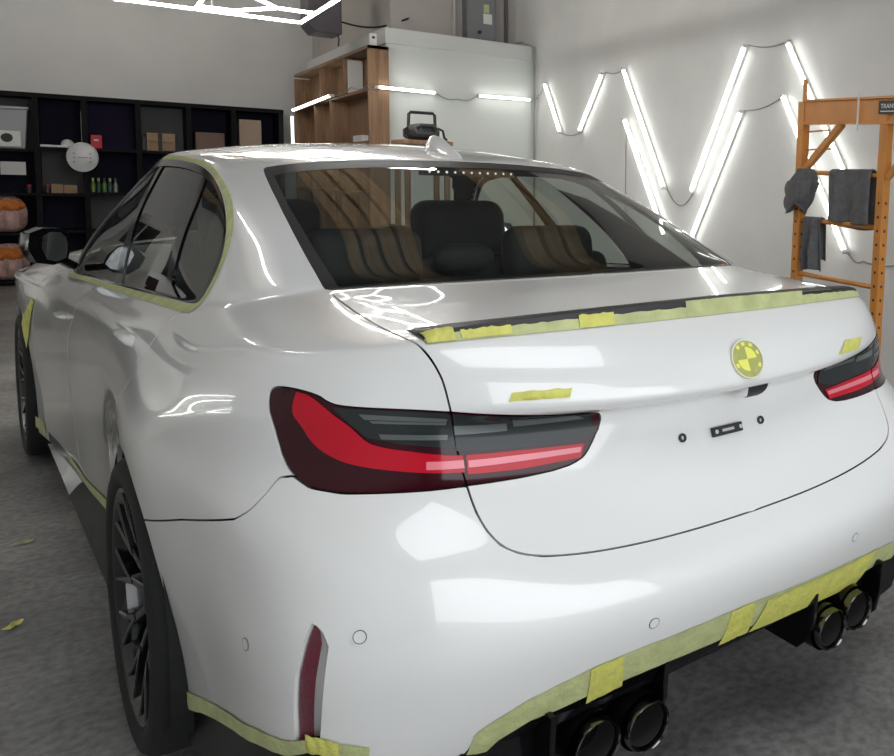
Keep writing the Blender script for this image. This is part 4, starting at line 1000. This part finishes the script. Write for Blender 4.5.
for k in range(5):
    x=-.90+.052*k
    t=tag(Geo().lathe([(.0005,0),(.022,0),(.023,.09),(.015,.115),(.010,.12),(.010,.13)],'z',14).make('spray_bottle',new_mat('bottle_green_%d'%k,greens[k],.3),None,(x,SY+.06,1.067),smooth=True),bl[k],'bottle','bottles on the navy shelf')
    Geo().lathe([(.012,.128),(.012,.165),(.0005,.168)],'z',10).make('bottle_cap',new_mat('cap_%d'%k,caps[k],.4),t)
box_thing('carton',-.385,-.105,1.577,1.79,M_card,'brown carton with black tape, on the grey-backed top shelf','box'); 
o=Geo().box(-.275,-.235,SY-.004,SY-.001,1.577,1.79).make('black_tape',M_black,bpy.data.objects['carton'])
Geo().bar((-.37,SY-.004,1.70),(-.13,SY-.004,1.68),.004,.03,up=(0,1,0)).make('tape_cross',M_black,bpy.data.objects['carton'])
box_thing('dim_carton',.10,.40,1.577,1.83,new_mat('brown_card_dim',(.20,.14,.11),.8),'dull brown carton on the top shelf beside the carton with black tape','box')
box_thing('pale_carton',.56,.80,1.577,2.02,new_mat('pale_card',(.42,.32,.25),.8),'tall pale carton on the top shelf nearest the wooden cubbies','box')
box_thing('black_case',-.432,-.388,1.577,1.74,M_black,'slim black case between the purple compartment and the taped carton','case',.1)
for x,z,lb in ((-1.40,1.16,'small red-capped jar hooked on the upright below the paper'),(-1.30,1.052,'small red-capped jar left of the brown cartons')):
    t=tag(Geo().lathe([(.0005,0),(.026,0),(.028,.05),(.020,.07)],'z',14).make('small_jar',M_black,None,(x if x>-1.35 else -1.455,SY+.02,1.052),smooth=True),lb.replace('hooked on the upright','standing by the upright'),'jar')
    Geo().lathe([(.023,.068),(.023,.095),(.0005,.097)],'z',12).make('jar_lid',new_mat('lid_red',(.30,.03,.04),.5),t)
# round white hanging disc
d=thing('round_sign','round white disc with a red line, hanging in front of the shelving','sign',(-.985,11.36,1.47))
d.scale=(.68,.8,.8)
g=Geo().lathe([(.0005,-.02),(.19,-.018),(.205,-.012),(.205,.01),(.0005,.012)],'y',40); g.make('disc_face',new_mat('glossy_white',(.66,.67,.69),.25),d,smooth=True)
Geo().lathe([(.198,-.016),(.205,-.024),(.212,-.012),(.205,.0)],'y',40).make('disc_rim',M_white,d,smooth=True)
Geo().box(-.06,.065,-.0225,-.0205,-.012,-.002).make('red_line',new_mat('faded_red',(.35,.08,.08),.5),d)
for a,r_ in ((.10,.125),(-.11,.125)): 
    for k in range(3): Geo().box(a-.012,a+.014,-.022,-.0202,.04-.06*k,.062-.06*k).make('grey_mark',new_mat('grey_print',(.33,.33,.36),.5),d)
Geo().tube([(0,0,.205),(0,.05,.66),(0,.12,.66)],.004,6).make('disc_hanger',M_wire,d)
# white room in the corner, with wooden cubbies along its side
Rm=thing('white_room','white panelled room in the corner with a pale cornice','partition room',(0,0,0))
Geo().box(1.32,XR-.004,7.72,11.3,0,2.655).make('room_wall',M_roomw,Rm)
Geo().box(1.30,XR-.004,7.69,11.3,2.655,2.81).make('room_cornice',new_mat('cornice_white',(.60,.61,.60),.6),Rm,bevel=.006)
Cb=thing('wooden_cubbies','wooden cubby shelves fixed along the side of the white room','shelving',(0,0,0))
x0,x1=1.13,1.318; ya,yb=7.64,11.2
Geo().box(x0,x1,ya,ya+.03,0,2.61).make('end_panel',M_ply,Cb); Geo().box(x0,x1,yb-.03,yb,0,2.56).make('end_panel',M_ply,Cb)
Geo().box(x0,x1,ya,yb,2.58,2.61).make('top_board',M_ply,Cb)
Geo().box(x1-.015,x1-.001,ya+.03,yb-.03,0,2.58).make('back_panel',M_ply,Cb)
for z in (.05,.6,1.15,1.66,2.17): Geo().box(x0,x1-.015,ya+.03,yb-.03,z,z+.028).make('cubby_shelf',M_ply,Cb)
for z0,z1,ys in ((2.198,2.58,(9.75,8.62)),(1.688,2.17,(10.05,9.25)),(1.178,1.66,(10.0,8.9)),(.628,1.15,(9.9,8.8)),(.078,.6,(9.9,8.8))):
    for y in ys: Geo().box(x0,x1-.015,y-.014,y+.014,z0,z1).make('cubby_divider',M_ply,Cb)
box_thing('pale_board',1.15,1.29,2.20,2.55,M_white,'pale upright board inside the near upper cubby','board',.03,y=8.50,bev=.002)
box_thing('paper_pile',1.15,1.29,1.69,1.755,M_white,'white paper pile in the near lower cubby','paper',.35,y=8.0,bev=.004)
o=tag(Geo().box(1.16,1.22,7.67,7.73,2.612,2.73).make('small_camera',M_white,None,bevel=.006),'small white security camera on the corner of the wooden cubbies','camera')
Geo().lathe([(.014,0),(.012,-.006),(.0004,-.006)],'y',14).make('camera_lens',M_black,o,(1.19,7.67,2.69))
# hanging dark box (heater) with a cord
h=thing('hanging_heater','dark purplish heater box hanging above the shelving with a loose cord','heater',(.99,8.9,2.98))
Geo().prism([(-.16,-.07),(-.09,-.15),(.155,-.15),(.155,.36),(-.16,.36)],'y',-.2,.2).make('heater_body',new_mat('purple_grey_metal',(.10,.085,.10),.5),h,bevel=.012)
Geo().tube([(.12,-.15,-.15),(.13,-.16,-.2),(.125,-.15,-.27)],.008,6).make('heater_plug',M_black,h)
Geo().box(-.02,.02,-.02,.02,.36,ZC-2.98-.0).make('hanger_bracket',M_black,h)
Geo().tube([(.155,-.1,.0)]+[(.155+.52*t,-.1-.6*t,-.06*math.sin(math.pi*t)*1.3+.03*t) for t in [i/10 for i in range(1,11)]],.010,6).make('heater_cord',M_black,h,smooth=True)
# electric cabinet on the nook wall
e=thing('electric_cabinet','grey electric cabinet with paper stickers high on the brownish wall','cabinet',(2.40,8.25,2.83))
Geo().box(-.16,.155,-.16,-.002,.02,1.0).make('cabinet_body',new_mat('cabinet_grey',(.18,.19,.20),.45,.2),e,bevel=.006)
Geo().box(-.145,.14,-.166,-.16,.04,.98).make('cabinet_door',new_mat('cabinet_door_grey',(.21,.22,.23),.4,.2),e,bevel=.004)
Geo().box(.015,.11,-.169,-.166,.22,.33).make('white_sticker',M_white,e); Geo().box(.02,.08,-.169,-.166,.34,.43).make('yellow_sticker',new_mat('pale_yellow_paper',(.55,.55,.28),.7),e)
Geo().lathe([(.02,0),(.02,-.02),(.0005,-.022)],'y',10).make('door_knob',M_black,e,(-.03,-.166,.12))
for x,z1,lb in ((2.15,ZC,'thin conduit beside the grey electric cabinet'),(2.73,ZC,'pipe at the corner beyond the grey electric cabinet')):
    tag(Geo().tube([(x,8.23,2.83),(x,8.23,z1)],.022,8).make('conduit_pipe',M_wall_nook if x<2.5 else M_greyp,None,smooth=True),lb,'pipe')
tag(Geo().tube([(2.60,8.15,2.835),(2.70,7.70,2.84),(2.80,7.655,2.80),(2.815,7.655,2.6),(2.815,7.66,.05)],.012,8).make('drop_cable',M_wire,None,smooth=True),'dark cable dropping down the corner end of the white room','cable')
def wire(pts,lb,r=.005):
    P=[]
    for a,b in zip(pts[:-1],pts[1:]):
        for k in range(8): P.append(tuple(Vector(a)+(Vector(b)-Vector(a))*(k/8)-Vector((0,0,.03*math.sin(math.pi*k/8)))))
    P.append(pts[-1]); tag(Geo().tube(P,r,6).make('light_cable',M_wire,None,smooth=True),lb,'cable')
w=XR-.008
wire([(w,7.0,1.84),(w,6.56,1.85)],'cable joining the bottom ends of the small V of wall tubes')
wire([(w,6.08,2.40),(w,5.69,2.40)],'cable joining the small V of wall tubes to the first long tube')
wire([(w,4.93,1.30),(w,4.72,1.16),(w,4.52,1.28)],'cable sagging between the two long tubes in the middle of the wall')
wire([(w,3.80,2.41),(w,3.31,2.39)],'cable joining the tops of the two tallest wall tubes')
wire([(w,3.83,1.92),(w,3.36,2.0)],'cable joining the tops of the two lower wall tubes')
wire([(w,2.64,.91),(w,2.5,.87),(w,2.1,.90),(w,1.2,.92)],'cable running along the wall behind the orange scaffold')
wire([(w,5.66,1.92),(w,5.66,1.0)],'cable hanging straight down beside the slanted wall tubes',.004)
wire([(w-.02,7.40,2.39),(w-.02,7.58,2.27),(2.785,7.62,2.24)],'cable from the white room tube to the small V of wall tubes')
wire([(1.78,7.69,2.21),(2.0,7.70,2.17),(2.19,7.69,2.21)],'cable between the two level tubes on the white room front')
wire([(1.108,8.95,2.21),(1.108,8.2,2.24),(1.115,7.62,2.215),(1.19,7.61,2.215)],'cable from the cubby tube round to the white room front')
# vacuum on a brown stool in front of the white room
st=thing('wooden_stand','tall brown wooden stand under the black vacuum','stand',(1.19,6.2,0))
Geo().box(-.20,.20,-.18,.18,1.615,1.655).make('stand_top',M_ply,st,bevel=.006)
for x in (-.16,.16):
    for y in (-.14,.14): Geo().box(x-.02,x+.02,y-.02,y+.02,0,1.615).make('stand_leg',M_ply,st)
v=thing('vacuum_cleaner','black workshop vacuum with a carry handle, seen over the car roof','vacuum',(1.19,6.2,1.656))
Geo().lathe([(.0005,0),(.10,0),(.135,.03),(.14,.08),(.115,.125),(.05,.14),(.0005,.142)],'z',20).make('vacuum_body',M_black,v,smooth=True)
Geo().tube([(-.11,0,.10),(-.105,0,.22),(-.09,0,.235),(.09,0,.235),(.105,0,.22),(.11,0,.10)],.013,8).make('carry_handle',M_black,v,smooth=True)
Geo().tube([(-.09,-.10,.10),(-.05,-.13,.125),(.05,-.13,.125),(.09,-.10,.10),(.07,-.14,.055),(-.07,-.14,.055),(-.09,-.10,.10)],.014,8).make('front_grip',new_mat('vacuum_grey',(.07,.075,.08),.4),v,smooth=True)
Geo().tube([(-.12,-.02,.10),(-.16,-.06,.08),(-.165,-.08,.03),(-.15,-.1,.012)],.012,8).make('vacuum_hose',M_black,v,smooth=True)
Geo().tube([(.12,-.02,.11),(.16,-.04,.09),(.165,-.06,.03),(.18,-.08,.012)],.010,8).make('power_cord',M_black,v,smooth=True)
# orange scaffold
sc=thing('scaffold','orange steel scaffold frame with drilled posts and level rungs','scaffold',(2.2,0,0))
def post(y,z1,name='scaffold_post'):
    o=Geo().box(-.027,.027,y-.027,y+.027,.0,z1).make(name,M_orange,sc,bevel=.004); 
    hm=None
    for k in range(16):
        z=.15+.075*k
        if z>z1-.3: break
        if hm is None: q=Geo().lathe([(.0085,-.0276),(.0085,-.0272),(.0004,-.0271)],'x',8).make('post_hole',M_black,o); hm=q.data
        else: q=add_obj('post_hole',hm,o)
        q.location=(0,y,z)
        q2=add_obj('post_hole',hm,o); q2.location=(0,y,z); q2.rotation_euler=(0,0,math.pi/2)
    return o
sc.rotation_euler=(.03,0,0); sc.location.z=-.056
post(2.445,1.83); post(1.77,1.80)
Geo().tube([(0,2.445,1.82),(0,2.445,1.96)],.013,8).make('stack_pin',M_orange,sc); Geo().tube([(0,1.70,1.82),(0,1.70,1.89)],.013,8).make('stack_pin',M_orange,sc)
Geo().box(-.02,.02,1.1,2.42,1.70,1.835).make('top_beam',M_orange,sc,bevel=.004)
Geo().box(-.035,.035,1.1,2.42,1.828,1.840).make('beam_flange',M_orange,sc); Geo().box(-.035,.035,1.1,2.42,1.695,1.707).make('beam_flange',M_orange,sc)
Geo().bar((-.01,2.10,1.70),(-.01,2.42,1.42),.035).make('diagonal_brace',M_orange,sc)
Geo().bar((-.01,1.73,1.05+.36),(-.01,1.50,1.66),.03).make('diagonal_brace',M_orange,sc)
for z in (.22,.52,.815,1.14,1.42): Geo().tube([(0,1.79,z),(0,2.42,z)],.014,10).make('scaffold_rung',M_orange,sc,smooth=True)
Geo().tube([(0,2.41,1.655),(-.0,2.22,1.665),(0,2.22,1.60)],.006,6).make('lock_pin',M_orange,sc); Geo().tube([(0,2.41,1.55),(0,2.18,1.56)],.005,6).make('lock_pin',M_orange,sc)
Geo().bar((-.037,1.955,1.66),(-.037,1.955,1.87),.008).make('white_tie',M_white,sc)
pn=Geo().box(-.0375,-.0355,1.20,1.80,1.745,1.815).make('name_plate',M_black,sc)
fc=bpy.data.curves.new('plate_text','FONT'); fc.body='TRANSA'; fc.size=.034; fc.extrude=.0006
ft=bpy.data.objects.new('plate_text_curve',fc); COL.objects.link(ft); bpy.context.view_layer.update()
tm=bpy.data.meshes.new_from_object(ft.evaluated_get(bpy.context.evaluated_depsgraph_get())); bpy.data.objects.remove(ft)
tm.materials.append(M_white); to=add_obj('plate_lettering',tm,pn,(-.0385,1.785,1.775),(math.radians(90),0,math.radians(-90)))
Geo().box(-.0385,-.0376,1.26,1.785,1.757,1.762).make('plate_rule',M_white,pn)
# towels hung over the rungs
def towel(name,lb,y0,y1,z,drop0,drop1,seed,amp=.018):
    rs=np.random.RandomState(seed); ph=rs.rand(4)*6
    def f(u,v):
        y=y0+(y1-y0)*u; s=v*(drop0+drop1)-drop0
        fold=amp*(math.sin(9*u+ph[0])+.6*math.sin(17*u+ph[1]))*min(1,abs(s)*5)
        if abs(s)<.025: a=s/.025*math.pi/2; return (2.2+.020*math.sin(a),y,z+.002+.018*math.cos(a))
        return (2.2+(.02 if s>0 else -.02)+(fold if s<0 else fold*.5)*(1),y+.012*math.sin(6*s+ph[2])*(abs(s)),z-abs(s)+.025+.008*math.sin(5*u+ph[3]))
    g=Geo().grid(f,26,40); o=g.make(name,M_towel,None,smooth=True,fix=False)
    m=o.modifiers.new('thickness','SOLIDIFY'); m.thickness=.006; return tag(o,lb,'towel','grey towels on the scaffold')
towel('grey_towel','grey towel folded square over the upper scaffold rung',1.80,2.13,1.428,.30,.33,3)
towel('grey_towel','narrow grey towel hanging from the lower scaffold rung beside the post',2.20,2.345,1.150,.31,.25,5,.022)
def bunched():
    rs=np.random.RandomState(4); ph=rs.rand(6)*6
    def f(u,v):
        a=2*math.pi*u; w=.055+.055*math.sin(math.pi*min(1,v*1.1))**.7*(1.15 if v>.3 else .9)
        k=1+.22*math.sin(3*a+ph[0]+4*v)+.12*math.sin(7*a+ph[1]-5*v)
        return (2.165+.055*math.sin(a)*k*(.5+v*.6),2.36+w*math.cos(a)*k+.06*(v-.5),1.455-.24*v+.03*math.sin(2*a+ph[2])*v)
    o=Geo().grid(f,36,26).make('grey_towel',M_towel,None,smooth=True); tag(o,'crumpled grey towel bunched over the scaffold post','towel','grey towels on the scaffold')
bunched()
# scraps of masking tape on the floor
for x,y,a,lb in ((-1.277,2.573,.3,'pale scrap of tape on the floor nearer the shelving'),(-1.276,1.848,1.0,'crumpled yellow scrap of tape on the floor beside the rear wheel')):
    g=Geo().grid(lambda u,v:((u-.5)*.055,(v-.5)*.022,.003+.006*math.sin(7*u)*math.sin(3*v+u)),8,3); o=g.make('tape_scrap',M_tape_y if a>.5 else M_tape,None,(x,y,.004),(0,0,a),smooth=True); tag(o,lb,'scrap')

# white van parked in the far corner, seen only as a reflection in the side glass and doors
vn=thing('parked_van','white van parked in the far corner, mirrored in the side windows of the car','van',(-3.42,9.9,0))
prof=[(-2.05,.32),(-2.1,.95),(-1.92,1.72),(-1.7,1.9),(.6,1.9),(.9,1.78),(1.3,1.15),(1.8,1.02),(1.9,.7),(1.9,.32)]
Geo().prism(prof,'x',-.80,.80).make('van_body',M_paint,vn,bevel=.07,smooth=True)
Geo().grid(lambda u,v:((u-.5)*(1.30-.26*v),-2.098+.178*(.12+.70*v)-.008,.95+.77*(.12+.70*v)),6,4).make('van_rear_window',M_black_gloss,vn)
Geo().grid(lambda u,v:((u-.5)*(1.36-.26*v),-2.098+.178*(.08+.78*v)-.004,.95+.77*(.08+.78*v)),6,4).make('window_seal',M_white,vn)
for x in (-.70,.70): Geo().box(x-.07,x+.07,-2.10,-2.06,.72,.92).make('van_tail_lamp',M_dkred,vn,bevel=.01)
Geo().box(-.74,.74,-2.13,-2.02,.34,.50).make('van_bumper',M_black,vn,bevel=.02)
for a,b in ((-1.55,-.65),(-.55,.35)): Geo().prism([(a,1.2),(a+.05,1.66),(b-.05,1.66),(b,1.2)],'x',.795,.812).make('van_window',M_black_gloss,vn,bevel=.004)
for y in (-1.35,1.15):
    for x in (.70,-.70): Geo().lathe([(.0005,-.09),(.20,-.10),(.33,-.10),(.34,-.06),(.34,.06),(.33,.10),(.20,.10),(.0005,.09)],'x',28).make('van_wheel',M_rubber,vn,(x,y,.342),smooth=True)
Geo().box(-.70,.70,-1.9,1.8,.22,.36).make('van_underside',M_inner,vn)
